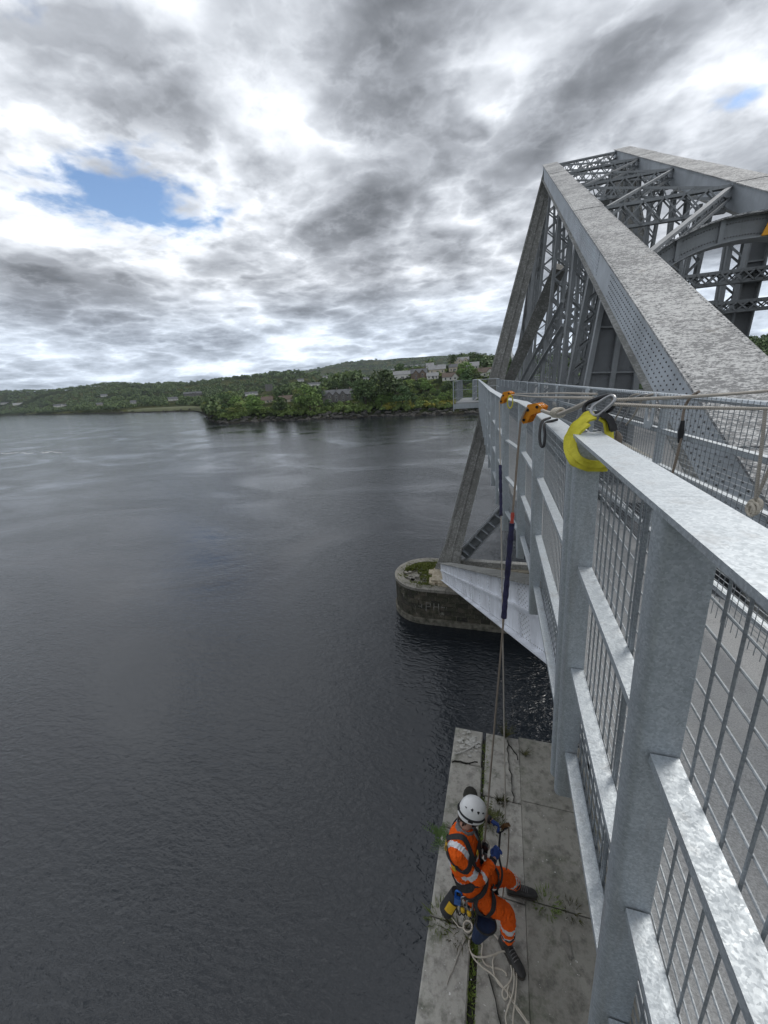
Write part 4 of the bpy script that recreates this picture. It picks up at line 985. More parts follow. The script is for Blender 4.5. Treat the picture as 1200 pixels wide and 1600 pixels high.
# ================================================================== masonry pier in the water
pier = empty('masonry_pier', W((-2, 28.75, -18.5)), 'round-ended stone pier standing in the water under the tower leg', 'pier')
PYC, PR, PXL, PXR = 28.75, 2.72, -8.35, 14.0
def perim(s, r):
    """s metres along the outline: far side, round the left end, then along the near side"""
    cx = PXL + PR; arc = PI * PR
    if s < 0: return Vector((cx - s, PYC + r, 0)), Vector((0, 1, 0))
    if s < arc:
        a = PI / 2 + s / PR; n = Vector((math.cos(a), math.sin(a), 0)); return Vector((cx, PYC, 0)) + n * r, n
    return Vector((cx + (s - arc), PYC - r, 0)), Vector((0, -1, 0))
def ring_block(m, s0, s1, r0, r1, z0, z1):
    k = 1 if s0 > PI * PR else 4
    A = []
    for i in range(k + 1):
        s = s0 + (s1 - s0) * i / k; po, n = perim(s, r1); pi_, _ = perim(s, r0)
        A.append([W((pi_.x, pi_.y, z0)), W((po.x, po.y, z0)), W((po.x, po.y, z1)), W((pi_.x, pi_.y, z1))])
    m.loft(A)
tot = PI * PR + (PXR - PXL - PR)
def core(r, z0, z1, name, mat, par):
    m = MB(); n = 40; ri = []
    for z in (z0, z1):
        q = [W((PXL + PR + r * math.cos(a), PYC + r * math.sin(a), z)) for a in np.linspace(PI / 2, 1.5 * PI, n)] + [W((PXR, PYC - r, z)), W((PXR, PYC + r, z))]
        ri.append(q)
    m.loft(ri); return m.build(name, mat, par)
core(PR - 0.04, -24, -15.52, 'core', M['tide'], pier)
core(PR + 0.16, -24, -18.02, 'footing', M['tide'], pier)
zc = -18.0; nb = 0
for c_ in range(6):
    hgt_c = 0.40; s = -4.0 + (0.45 if c_ % 2 else 0); 
    while s < tot - 7:
        ln = random.uniform(0.7, 1.15); 
        m = MB(); ring_block(m, s + 0.025, min(s + ln, tot) - 0.025, PR - 0.3, PR + random.uniform(-0.01, 0.05), zc + 0.022, zc + hgt_c - 0.022); m.build('stone', M['stone'], pier); nb += 1; s += ln
    zc += hgt_c
s = -5.0
while s < tot - 5:
    ln = random.uniform(0.95, 1.25); m = MB(); ring_block(m, s + 0.012, s + ln - 0.012, PR - 0.62, PR + 0.09 + random.uniform(-0.01, 0.01), -15.59, -15.36 + random.uniform(-0.01, 0.015)); m.build('coping_stone', M['coping'], pier); s += ln
for k in range(60):                                            # loose setts on the pier top
    x = random.uniform(-7.6, -4.2); y = random.uniform(26.8, 30.8)
    if (x + 5.63) ** 2 + (y - 28.75) ** 2 > 3.9 and x < -5.6: continue
    m = MB(); m.box(W((x, y, -15.47)), (random.uniform(.25, .5), random.uniform(.2, .4), 0.14), Matrix.Rotation(random.uniform(-.2, .2), 3, 'Z')); m.build('sett', M['coping'], pier)
m = MB()
for x, y, sx_, sy_, h in ((-4.6, 28.0, 1.0, 2.2, 0.5), (-5.0, 27.3, 0.5, 1.0, 0.3), (-4.1, 27.0, 0.8, 0.7, 0.42), (-5.3, 28.8, 0.5, 0.8, 0.26)):
    m.prism([W((x - sx_ / 2, y - sy_ / 2, -15.5)), W((x + sx_ / 2, y - sy_ / 2 - 0.1, -15.5)), W((x + sx_ / 2 + 0.1, y + sy_ / 2, -15.5)), W((x - sx_ / 2 - 0.1, y + sy_ / 2 - 0.15, -15.5))], (0.05, 0, h))
m.build('bearing_pad', M['lime_block'], pier)
M['chalk'] = simple('chalk_paint', (0.34, 0.33, 0.30), (0.10, 0.095, 0.08), 9, 0.9, 0, 0)
m = MB(); yg = PYC - PR - 0.03                                 # faded white letters daubed on the near face
def stroke(x0, z0, x1, z1): m.beam(W((x0, yg, z0)), W((x1, yg, z1)), 0.012, 0.05, (0, 0, 1)) if abs(z1 - z0) < 0.02 else m.beam(W((x0, yg - 0.004, z0)), W((x1 + 0.03, yg - 0.004, z1)), 0.05, 0.012, (0, -1, 0))
g0 = -5.35
for q in ((0, -17.35, 0, -16.55), (0, -16.58, .35, -16.58), (.35, -16.6, .35, -16.9), (0, -16.92, .36, -16.92), (.62, -17.2, .62, -16.55), (.62, -16.88, .98, -16.88), (.98, -17.2, .98, -16.55), (1.2, -16.86, 1.5, -16.86), (1.62, -17.0, 1.62, -16.7), (-.35, -17.1, -.35, -16.75), (-.6, -16.95, -.35, -16.95)): stroke(g0 + q[0], q[1], g0 + q[2], q[3])
m.build('painted_letters', M['chalk'], pier)
def tuft(m, p, n, h, spread, w=0.006, lean=0.5):
    p = Vector(p)
    for _ in range(n):
        a = random.uniform(0, 6.28); r = spread * math.sqrt(random.random()); b = p + Vector((math.cos(a) * r, math.sin(a) * r, 0)); d = Vector((math.cos(a) * random.uniform(0, lean), math.sin(a) * random.uniform(0, lean), 1)).normalized(); hh = h * random.uniform(0.4, 1.1)
        s = d.orthogonal().normalized(); s.rotate(Matrix.Rotation(random.uniform(0, 6.28), 3, d)); ww = w * random.uniform(.6, 1.4)
        md = b + d * hh * 0.55; tp = b + d * hh + Vector((math.cos(a), math.sin(a), -0.6)) * hh * 0.22
        m.add([b - s * ww, b + s * ww, md + s * ww * 0.8, md - s * ww * 0.8, tp], [(0, 1, 2, 3), (3, 2, 4)])
m = MB()
for _ in range(230):
    a = random.uniform(0, 6.28); r = 2.4 * math.sqrt(random.random()); x, y = -5.6 + r * math.cos(a), 28.75 + r * math.sin(a)
    if math.sin(x * 2.1) + math.cos(y * 1.7 + x) < -0.6 or x > -3.9: continue
    tuft(m, W((x, y, -15.45)), 34, 0.20, 0.30, 0.045, 1.4)
for _ in range(150): tuft(m, W((random.uniform(-4.5, 8), random.uniform(30.9, 31.3), -15.4)), 8, 0.22, 0.3, 0.03, 0.9)
tag(m.build('pier_grass', M['grass'], kind='stuff'), 'bright green grass growing on top of the stone pier', 'grass')

# ================================================================== concrete ledge under the railing
ZL = -5.5
ledge = empty('concrete_ledge', W((0.3, 2.0, -18.5)), 'worn concrete pier top below the railing with cracked slabs', 'pier')
m = MB(); m.box(W((1.35, 1.2, (ZL - 0.33 - 19.5) / 2)), (3.7, 7.4, 19.5 + ZL - 0.33)); m.build('pier_body', M['concrete_darker'], ledge)
def slab(x0, x1, y0, y1, dz=0.0, mat='concrete', x0b=None, x1b=None, ch=0.015):
    """slab with chamfered edges, slightly off level"""
    m = MB(); x0b = x0 if x0b is None else x0b; x1b = x1 if x1b is None else x1b; t = [random.uniform(-.006, .006) for _ in range(4)]
    zb, zt = ZL - 0.329, ZL + dz; P4 = [(x0, y0), (x1, y0), (x1b, y1), (x0b, y1)]; cxm = sum(p[0] for p in P4) / 4; cym = sum(p[1] for p in P4) / 4
    ins = [(p[0] + math.copysign(ch, cxm - p[0]), p[1] + math.copysign(ch, cym - p[1])) for p in P4]
    m.loft([[W((*p, zb)) for p in P4], [W((*p, zt - ch + t[i])) for i, p in enumerate(P4)], [W((*p, zt + t[i])) for i, p in enumerate(ins)]])
    return m.build('slab', M[mat], ledge)
yl = [4.98, 4.36, 3.42, 2.50, 1.35, 0.1, -2.4]
for i in range(6): slab(-0.595, -0.152 if i != 1 else -0.135, yl[i + 1] + 0.006, yl[i] - 0.006, random.uniform(-0.01, 0.012), 'concrete')
yr = [4.98, 3.95, 2.86, 1.45, 0.0, -2.4]
for i in range(5): slab(-0.088 + (0.008 if i else -0.012), 0.40, yr[i + 1] + 0.005, yr[i] - 0.005, random.uniform(-0.004, 0.004) - 0.02, 'concrete', ch=0.005)
for i in range(5): slab(0.4025, 3.1, yr[i + 1] + 0.004 + 0.05, yr[i] - 0.004 + 0.05, -0.024 + random.uniform(-0.004, 0.004), 'concrete_darker', ch=0.004)
def crack(pts, w=0.006):
    m = MB()
    for a, b in zip(pts[:-1], pts[1:]):
        a, b = Vector((*a, ZL + 0.004)), Vector((*b, ZL + 0.004)); m.beam(W(a), W(b), w * random.uniform(.6, 1.4), 0.028, (0, 0, 1))
    return m.build('crack', M['crackm'], ledge)
M['crackm'] = simple('crack_dirt', (0.035, 0.032, 0.025), (0.02, 0.02, 0.016), 20, 0.95, 0, 0)
def jag(a, b, n=9, j=0.02):
    a, b = Vector(a), Vector(b); d = (b - a); p = Vector((-d.y, d.x)).normalized(); return [a + d * i / n + p * random.uniform(-j, j) for i in range(n + 1)]
crack(jag((-0.58, 4.33), (-0.2, 4.40))); crack(jag((0.30, 3.93), (0.22, 4.9), 12, 0.018)); crack(jag((0.02, 2.2), (0.3, 1.55))); crack(jag((0.22, 4.9), (0.38, 4.6), 5))
# lime smears on the far corner
m = MB(); rs = random.Random(3)
for k in range(90):
    x = -0.33 + rs.gauss(0, 0.13); y = 4.70 + rs.gauss(0, 0.085)
    if not (-0.57 < x < -0.19 and 4.42 < y < 4.95): continue
    n = 9; r = rs.uniform(0.008, 0.042); z = ZL + 0.010 + 0.0001 * k
    q = [W((x + r * rs.uniform(.5, 1.3) * math.cos(2 * PI * i / n), y + r * 0.8 * rs.uniform(.5, 1.3) * math.sin(2 * PI * i / n), z)) for i in range(n)]; m.prism(q, (0, 0, 0.002))
m.build('lime_smear', M['lime'], ledge)
m = MB()
for k in range(15): x = -0.56 + k * 0.022; m.beam(W((x, 4.47 + 0.25 * (k / 15) ** 1.5 + rs.uniform(-.008, .008), ZL + 0.02)), W((x + 0.024, 4.47 + 0.25 * ((k + 1) / 15) ** 1.5 + rs.uniform(-.008, .008), ZL + 0.02)), 0.018, 0.006)
m.build('lime_streak', M['lime'], ledge)
# plants
def leafy(m, p, n, h, spread, lw, dirv_=(0, 0, 1), droop=0.3):
    p = Vector(p)
    for _ in range(n):
        a = random.uniform(0, 6.28); d = (Vector(dirv_) + Vector((math.cos(a), math.sin(a), random.uniform(-.1, .4))) * spread).normalized(); hh = h * random.uniform(.45, 1.05); k = 6
        for i in range(1, k + 1):
            c = p + d * hh * i / k + Vector((0, 0, -droop * hh * (i / k) ** 2)); side = d.cross(Vector((0, 0, 1))).normalized() if abs(d.z) < 0.95 else Vector((math.cos(a), math.sin(a), 0))
            for s_ in (-1, 1):
                l = lw * (1.25 - i / k * 0.8) * random.uniform(.7, 1.2); e = c + side * s_ * l + d * l * 0.5 + Vector((0, 0, random.uniform(-.2, .35) * l)); wv = d.cross(side).normalized() * 0 + d * l * 0.28
                m.add([c - wv * 0.3, (c + e) / 2 - wv, e, (c + e) / 2 + wv], [(0, 1, 2, 3)])
        m.tube([p, p + d * hh * 0.5 + Vector((0, 0, -droop * hh * .25)), p + d * hh + Vector((0, 0, -droop * hh))], [0.004, 0.003, 0.001], 4)
m = MB(); leafy(m, W((-0.60, 3.28, ZL - 0.02)), 18, 0.25, 1.1, 0.040, (-0.4, 0, 0.5)); tag(m.build('fern_clump', M['fern'], loc=W((-0.6, 3.3, ZL))), 'bright green fern at the ledge edge behind the worker', 'fern')
m = MB(); leafy(m, W((-0.02, 3.66, ZL - 0.02)), 44, 0.26, 1.3, 0.03); tuft(m, W((0.05, 3.62, ZL - 0.02)), 90, 0.10, 0.16, 0.006, 1.0); tag(m.build('weed_clump', M['moss'], loc=W((0, 3.66, ZL))), 'spreading olive weed on the ledge beyond the worker\'s gloves', 'weeds')
m = MB(); leafy(m, W((0.20, 4.96, ZL - 0.02)), 24, 0.42, 0.5, 0.032); tag(m.build('weed_clump', M['moss'], loc=W((0.2, 4.96, ZL))), 'tall weed rooted at the far end of the ledge', 'weeds')
m = MB(); leafy(m, W((0.47, 4.72, ZL - 0.03)), 12, 0.2, 0.9, 0.02); tag(m.build('weed_clump', M['moss'], loc=W((0.47, 4.72, ZL))), 'small weed on the ledge close to the railing post foot', 'weeds')
m = MB(); tuft(m, W((0.14, 3.93, ZL - 0.02)), 70, 0.10, 0.07, 0.005, 0.9); leafy(m, W((0.14, 3.93, ZL - 0.02)), 8, .12, 1, .018); tag(m.build('grass_tuft', M['moss'], loc=W((0.14, 3.93, ZL))), 'little weed tuft in the cross crack beyond the rope grab', 'weeds')
m = MB(); tuft(m, W((0.62, 2.93, ZL - 0.05)), 130, 0.12, 0.13, 0.005, 1.0); tag(m.build('grass_tuft', M['grass'], loc=W((0.62, 2.93, ZL))), 'green grass tuft to the right of the forward boot', 'grass')
m = MB(); tuft(m, W((0.86, 2.93, ZL - 0.05)), 60, 0.10, 0.09, 0.005, 1.0); tag(m.build('grass_tuft', M['moss'], loc=W((0.86, 2.93, ZL))), 'dull grass tuft nearest the lowest rail', 'grass')
m = MB(); tuft(m, W((-0.50, 2.50, ZL - 0.02)), 120, 0.12, 0.14, 0.005, 1.2); tag(m.build('grass_tuft', M['grass'], loc=W((-0.5, 2.5, ZL))), 'grass tuft spilling over the ledge edge left of the pouch', 'grass')
m = MB(); tuft(m, W((-0.27, 2.47, ZL - 0.02)), 150, 0.13, 0.15, 0.005, 1.2); tag(m.build('grass_tuft', M['moss'], loc=W((-0.27, 2.47, ZL))), 'weedy tuft under the blue bag', 'grass')
m = MB()
for k in range(420):
    y = random.uniform(-0.5, 4.9); 
    if 2.75 < y < 3.3 or random.random() < (0.75 if y > 3.9 else 0.0): continue
    tuft(m, W((-0.118 + random.uniform(-.03, .03), y, ZL - 0.04)), 9, 0.065, 0.03, 0.005, 1.0)
tag(m.build('joint_grass', M['grass'], kind='stuff'), 'moss and grass filling the long joint between the slabs', 'grass')
m = MB(); m.box(W((-0.118, 1.2, ZL - 0.175)), (0.10, 7.3, 0.29)); m.build('joint_soil', M['crackm'], ledge)
pm = MB()
for k in range(260):
    x, y, s_ = random.uniform(-.55, .85), random.uniform(1.6, 4.9), random.uniform(.003, .009)
    pm.ball(W((x, y, ZL + 0.004 - (0.04 if x > .41 else 0.012 if x > -.06 else 0))), (s_, s_ * random.uniform(.7, 1.4), s_ * .6), 5, 3)
tag(pm.build('ledge_grit', M['lime'], kind='stuff'), 'pale grit and bird droppings scattered over the ledge', 'grit')
m = MB(); m.prism([W((0.72, 2.66, ZL - 0.035)), W((0.80, 2.52, ZL - 0.035)), W((0.83, 2.55, ZL - 0.035)), W((0.80, 2.72, ZL - 0.035)), W((0.75, 2.75, ZL - 0.035))], (0, 0, 0.03)); tag(m.build('stone_flake', M['coping'], loc=W((0.78, 2.64, ZL))), 'loose pale stone flake on the ledge near the lowest rail', 'stone')
m = MB(); m.ball(W((-0.27, 3.86, ZL + 0.03)), (0.10, 0.14, 0.05), 14, 7); tag(smooth_sharp(m.build('wet_boss', M['crackm'], loc=W((-.27, 3.86, ZL)))), 'dark wet metal cap set in the ledge behind the helmet', 'cap')
# ================================================================== footway, its railing and its inner fence
LEAN = 0.030
OUT = [(0.275, -2.6, -.24), (0.275, -1.0, -.24), (0.275, 0.78, -.24), (0.275, 1.68, -.24)]
OUT2 = [(0.275, 1.83, -.30), (0.245, 3.50, -.30), (0.165, 4.75, -.30), (-0.015, 5.68, -.30), (-0.13, 6.95, -.29), (-0.25, 8.2, -.28)]
for i in range(1, 12):
    t = i / 11; OUT2.append((-0.25 + (-1.58 + 0.25) * t, 8.2 + 18.8 * t, -.28 + 0.11 * t))
OUT3 = [(-1.58, 27.0, -.17), (-3.18, 27.0, -.17), (-3.18, 29.2, -.16), (-3.25, 31.4, -.15), (-3.3, 33.6, -.15)]
railing = empty('outer_railing', W((0.3, 1.7, -2.2)), 'tall galvanised steel railing with mesh panels along the footway edge', 'railing')
def rpost(p, tdir, ztop, depth=1.93):
    t = Vector((tdir[0], tdir[1], 0)).normalized(); n = Vector((t.y, -t.x, 0)); p = Vector((p[0], p[1], 0)); r = 0.024; sec = []
    hw = 0.032; wd = 0.092
    for cx_, cy_, a0 in ((r, hw - r, 90), (r, -hw + r, 180)):
        for k in range(6):
            a = math.radians(a0 + 90 * k / 5); sec.append((cx_ + r * math.cos(a), cy_ + r * math.sin(a)))
    sec += [(wd, -hw), (wd, hw)]
    ring = lambda z: [W(p + n * (sx_ + LEAN * (ztop - z)) + t * sy_ + Vector((0, 0, z))) for sx_, sy_ in sec]
    m = MB(); zs = [ztop - depth, ztop - depth + 0.004, ztop - 0.013]
    m.loft([ring(z) for z in zs]); o = m.build('post', M['galv'], railing); return smooth_sharp(o, 40)
def wires(m, a, b, z0, z1, r, n_in, off, ztop, sp, vertical_sp, thick=None, bars=None):
    a, b = Vector(a), Vector(b); t = (b - a); ln = t.length; t.normalize(); n = Vector((t.y, -t.x, 0))
    P = lambda s, z, o=0.0: W(a + t * s + n * (off + o + LEAN * n_in * (ztop - z)) + Vector((0, 0, z)))
    items = []
    k = int(ln / vertical_sp)
    for i in range(1, k):
        s = ln * i / k; items.append((P(s, z0), P(s, z1), r * (1.0)))
    z = z1 - sp * 0.6
    while z > z0: items.append((P(0.0, z, r * 1.7), P(ln, z, r * 1.7), r * 0.9)); z -= sp
    if bars:
        for s in bars: items.append((P(s - .008, z0, -r), P(s - .008, z1, -r), r * 1.9)); items.append((P(s + .008, z0, -r), P(s + .008, z1, -r), r * 1.9))
    return items
def bay(a, b, posts=(1, 1), single=False, last=False):
    za, zb_ = a[2], b[2]; A = Vector((a[0], a[1], 0)); B = Vector((b[0], b[1], 0)); t = (B - A).normalized(); n = Vector((t.y, -t.x, 0)); ln = (B - A).length
    if posts[0]: rpost(a, t, za)
    if posts[1]: rpost(b, t, zb_)
    zt = (za + zb_) / 2
    m = MB(); ex0 = 0.045 if posts[0] else -0.046; ex1 = 0.045 if posts[1] else -0.001
    m.beam(W(A - t * ex0 + n * 0.050 + Vector((0, 0, za - 0.006))), W(B + t * ex1 + n * 0.050 + Vector((0, 0, zb_ - 0.006))), 0.108, 0.012)
    m.beam(W(A - t * ex0 + n * -0.0145 + Vector((0, 0, za - 0.021))), W(B + t * ex1 + n * -0.0145 + Vector((0, 0, zb_ - 0.021))), 0.009, 0.018) if False else None
    m.build('top_rail', M['galv'], railing)
    for dz in (0.555, 1.085, 1.61):
        m = MB(); o = n * (0.062 + LEAN * dz)
        m.beam(W(A + o + t * 0.036 + Vector((0, 0, za - dz - 0.012))), W(B + o - t * 0.036 + Vector((0, 0, zb_ - dz - 0.012))), 0.054, 0.024)
        m.build('mid_rail', M['galv'], railing)
    it = wires(None, A + t * 0.01, B - t * 0.01, zt - 1.66, zt - 0.014, 0.0030, 1.0, 0.098, zt, 0.063, 0.060, bars=(ln * 0.36,) if single else None)
    if single:
        m = MB(); m.beam(W(A + t * 0.035 + n * (0.094 + LEAN * 1.64) + Vector((0, 0, za - 1.64))), W(B - t * 0.035 + n * (0.094 + LEAN * 1.64) + Vector((0, 0, zb_ - 1.64))), 0.012, 0.02)
        pn = m.build('mesh_panel', M['wire'], railing)
        for p, q, r in it:
            w_ = MB(); w_.tube([p, q], r, 6); smooth_sharp(w_.build('wire', M['wire'], pn))
    else:
        m = MB()
        for p, q, r in it: m.tube([p, q], r, 4, caps=False)
        m.build('mesh_panel', M['wire'], railing)
for i in range(3): bay(OUT[i], OUT[i + 1], (i == 0, 1), single=(i > 0))
for i in range(len(OUT2) - 1): bay(OUT2[i], OUT2[i + 1], (i == 0, 1), single=False)
for i in range(len(OUT3) - 1): bay(OUT3[i], OUT3[i + 1], (0, 1))
# splice plates on the top rail where the two lengths meet
m = MB(); m.box(W((0.325, 1.755, -0.262)), (0.09, 0.16, 0.012)); m.build('splice_plate', M['galv'], railing)
m = MB(); 
for x, y in ((0.31, 1.72), (0.37, 1.72), (0.31, 1.80), (0.37, 1.80)): m.tube([W((x, y, -0.256)), W((x, y, -0.238))], 0.011, 6)
m.build('bolt', M['wire'], railing)

FX = lambda y: 1.60 - 0.074 * y
# floor
FL = -1.66
outer_all = OUT + OUT2
m = MB(); n_ = len(outer_all)
top = [W((x + 0.20, y, z - 1.40)) for x, y, z in outer_all]; inn = [W((FX(y) + 0.1 if y > 3 else 2.2, y, z - 1.40)) for x, y, z in outer_all]
dn = Vector((0, 0, -0.10))
m.add(top + inn + [p + dn for p in top] + [p + dn for p in inn], [(i, n_ + i, n_ + i + 1, i + 1) for i in range(n_ - 1)] + [(2 * n_ + i, 2 * n_ + i + 1, 3 * n_ + i + 1, 3 * n_ + i) for i in range(n_ - 1)] + [(i, i + 1, 2 * n_ + i + 1, 2 * n_ + i) for i in range(n_ - 1)] + [(n_ + i, 3 * n_ + i, 3 * n_ + i + 1, n_ + i + 1) for i in range(n_ - 1)])
fw = m.build('footway', M['tarmac'], kind='structure'); tag(fw, 'grey surfaced footway between railing and inner fence')
m = MB(); M['pale_floor'] = simple('platform_floor', (0.42, 0.43, 0.43), (0.34, 0.35, 0.35), 3, 0.8, 0, 0.2)
m.box(W((-1.75, 27.75, -1.60)), (2.6, 1.25, 0.10)); m.box(W((-2.55, 30.9, -1.61)), (1.2, 5.0, 0.10)); tag(m.build('platform_floor', M['pale_floor'], kind='structure'), 'pale platform floor where the footway steps round the leg')
m = MB(); m.box(W((-1.75, 27.12, -1.80)), (2.8, 0.08, 0.30)); m.build('platform_beam', M['galv'], fw)
for k in range(15):                                            # cantilever brackets carrying the footway
    y = 0.2 + k * 1.9; xo = float(np.interp(y, [q[1] for q in outer_all], [q[0] for q in outer_all])) + 0.25
    m = MB(); m.prism([W((xo, y - 0.05, -1.80)), W((2.4, y - 0.05, -1.80)), W((2.4, y - 0.05, -2.7)), W((xo, y - 0.05, -1.98))], (0, 0.10, 0)); m.build('bracket', M['steel_dark'], fw)
m = MB(); pts_ = [(x + 0.215, y, z - 1.62) for x, y, z in outer_all]
for a, b in zip(pts_[:-1], pts_[1:]): m.beam(W(a), W(b), 0.02, 0.26)
m.build('edge_channel', M['galv'], fw)
# inner fence
fence = empty('inner_fence', W((FX(4), 4, FL)), 'fine galvanised mesh fence with eyelet plates between footway and trusses', 'fence')
ZF = -0.255
fy = [-2.2 + 2.05 * k for k in range(14)]
for i, y in enumerate(fy):
    x = FX(y); m = MB(); m.beam(W((x + 0.03, y, ZF - 1.40)), W((x + 0.03, y, ZF - 0.01)), 0.05, 0.07, (0, 1, 0)); m.build('post', M['galv'], fence)
    # plate with an oval eye beside the post
    yq = y + 0.13; m = MB(); nn = 20; t = Vector((-0.074, 1, 0)).normalized(); nrm = Vector((t.y, -t.x, 0)); C = Vector((FX(yq) - 0.032, yq, ZF - 0.135))
    ov = [(0.044 * math.cos(2 * PI * k / nn), 0.088 * math.sin(2 * PI * k / nn)) for k in range(nn)]
    bx_ = [(max(-.088, min(.088, 2.6 * a)), max(-.15, min(.15, 2.2 * b))) for a, b in ov]
    fr = [W(C + t * a + Vector((0, 0, b)) - nrm * 0.005) for a, b in ov] + [W(C + t * a + Vector((0, 0, b)) - nrm * 0.005) for a, b in bx_]
    bk = [p + nrm * 0.010 for p in fr]
    m.add(fr + bk, [(k, (k + 1) % nn, nn + (k + 1) % nn, nn + k) for k in range(nn)] + [(2 * nn + (k + 1) % nn, 2 * nn + k, 3 * nn + k, 3 * nn + (k + 1) % nn) for k in range(nn)] + [(nn + k, nn + (k + 1) % nn, 3 * nn + (k + 1) % nn, 3 * nn + k) for k in range(nn)] + [((k + 1) % nn, k, 2 * nn + k, 2 * nn + (k + 1) % nn) for k in range(nn)])
    m.build('eyelet_plate', M['galv'], fence)
    if i < len(fy) - 1:
        y2 = fy[i + 1]; x2 = FX(y2)
        m = MB(); m.tube([W((x + 0.02, y, ZF)), W((x2 + 0.02, y2, ZF))], 0.021, 8, caps=False); smooth_sharp(m.build('top_rail', M['galv'], fence))
        for dz in (0.29, 0.59, 0.89, 1.19):
            m = MB(); m.beam(W((x + 0.02, y + 0.03, ZF - dz)), W((x2 + 0.02, y2 - 0.03, ZF - dz)), 0.04, 0.035); m.build('mid_rail', M['galv'], fence)
        it = wires(None, Vector((x - 0.012, y, 0)), Vector((x2 - 0.012, y2, 0)), ZF - 1.36, ZF + 0.02, 0.0026, 0.0, 0.0, ZF, 0.034, 0.052)
        m = MB()
        for p, q, r in it: m.tube([p, q], r, 3, caps=False)
        m.build('mesh_panel', M['wire'], fence)
# fence closing the walkway in front of the leg, seen end on
for (x0, y0), (x1, y1) in (((FX(24.45) - .02, 24.5), (-0.42, 28.35)), ((-0.42, 28.35), (-2.0, 28.35)), ((-2.0, 28.35), (-2.05, 33.5))):
    d_ = Vector((x1 - x0, y1 - y0, 0)); 
    m = MB(); m.tube([W((x0, y0, ZF + .07)), W((x1, y1, ZF + .07))], 0.022, 6, caps=False); m.build('top_rail', M['galv'], fence)
    for dz in (0.45, 0.9): m = MB(); m.tube([W((x0, y0, ZF + .07 - dz)), W((x1, y1, ZF + .07 - dz))], 0.018, 6, caps=False); m.build('mid_rail', M['galv'], fence)
    m = MB(); m.tube([W((x1, y1, ZF + .07)), W((x1, y1, ZF - 1.36))], 0.03, 6, caps=False); m.build('post', M['galv'], fence)
    it = wires(None, Vector((x0, y0, 0)), Vector((x1, y1, 0)), ZF - 1.3, ZF + .07, 0.0025, 0, 0, ZF, 0.075, 0.075); m = MB()
    for p, q, r in it: m.tube([p, q], r, 3, caps=False)
    m.build('mesh_panel', M['wire'], fence)

# ================================================================== ropes and rigging
def mk_rope(name, a, b):
    m, bb = newmat(name); p = pos()
    w = N.new('ShaderNodeTexWave'); w.inputs['Scale'].default_value = 55; w.inputs['Distortion'].default_value = 1.5; w.bands_direction = 'DIAGONAL'; L.new(p, w.inputs['Vector'])
    n1 = noise(p, 30, 4, 0.6); setc(bb, mixc(mth('MULTIPLY', mth('ADD', w.outputs['Fac'], n1), 0.5), a, b)); bb.inputs['Roughness'].default_value = 0.85; bump(bb, w.outputs['Fac'], 0.5, 0.002); return m
M['rope'] = mk_rope('kernmantle_rope', (0.26, 0.235, 0.20), (0.46, 0.43, 0.38))
M['rope_pale'] = mk_rope('pale_rope', (0.40, 0.36, 0.29), (0.66, 0.61, 0.52))
M['rope_brown'] = mk_rope('brown_rope', (0.16, 0.13, 0.105), (0.30, 0.25, 0.20))
M['sleeve'] = simple('purple_canvas', (0.032, 0.031, 0.085), (0.014, 0.014, 0.036), 25, 0.85, 0, 0.6, 60, 0.004)
M['red'] = simple('red_tape', (0.45, 0.06, 0.04), None, 20, 0.6, 0, 0)
M['amber'] = simple('amber_anodised', (0.78, 0.30, 0.02), (0.62, 0.22, 0.015), 30, 0.35, 0.35, 0.1)
M['black'] = simple('black_webbing', (0.018, 0.018, 0.02), (0.032, 0.032, 0.034), 40, 0.7, 0, 0.3)
M['blackmetal'] = simple('black_anodised', (0.03, 0.03, 0.033), None, 30, 0.35, 0.5, 0)
M['yellow'] = simple('yellow_sling', (0.66, 0.60, 0.045), (0.52, 0.46, 0.03), 30, 0.75, 0, 0.5, 90, 0.003)
M['alu'] = simple('bare_aluminium', (0.42, 0.43, 0.44), (0.3, 0.3, 0.3), 30, 0.4, 0.8, 0)
def curve(pts, k=6):
    """Catmull-Rom through the points"""
    P = [Vector(p) for p in pts]; P = [P[0] * 2 - P[1]] + P + [P[-1] * 2 - P[-2]]; o = []
    for i in range(1, len(P) - 2):
        for j in range(k):
            t = j / k; a, b, c, d = P[i - 1], P[i], P[i + 1], P[i + 2]
            o.append(0.5 * ((2 * b) + (c - a) * t + (2 * a - 5 * b + 4 * c - d) * t * t + (3 * b - a - 3 * c + d) * t ** 3))
    o.append(P[-2]); return o
def ribbon(m, pts, w, th, nrm):
    """flat strap along pts, its broad face turned to nrm(i)"""
    n = len(pts); R_ = []
    for i in range(n):
        t = (pts[min(i + 1, n - 1)] - pts[max(i - 1, 0)]).normalized(); nn = Vector(nrm(i) if callable(nrm) else nrm); nn = (nn - t * nn.dot(t)).normalized(); s_ = t.cross(nn)
        R_.append([pts[i] + s_ * w / 2 + nn * th / 2, pts[i] - s_ * w / 2 + nn * th / 2, pts[i] - s_ * w / 2 - nn * th / 2, pts[i] + s_ * w / 2 - nn * th / 2])
    m.loft(R_); return m
def single(name, m, mat, label, cat, loc, group=None, smooth=True):
    o = m.build(name, mat, loc=loc); 
    if smooth: smooth_sharp(o, 45)
    return tag(o, label, cat, group)
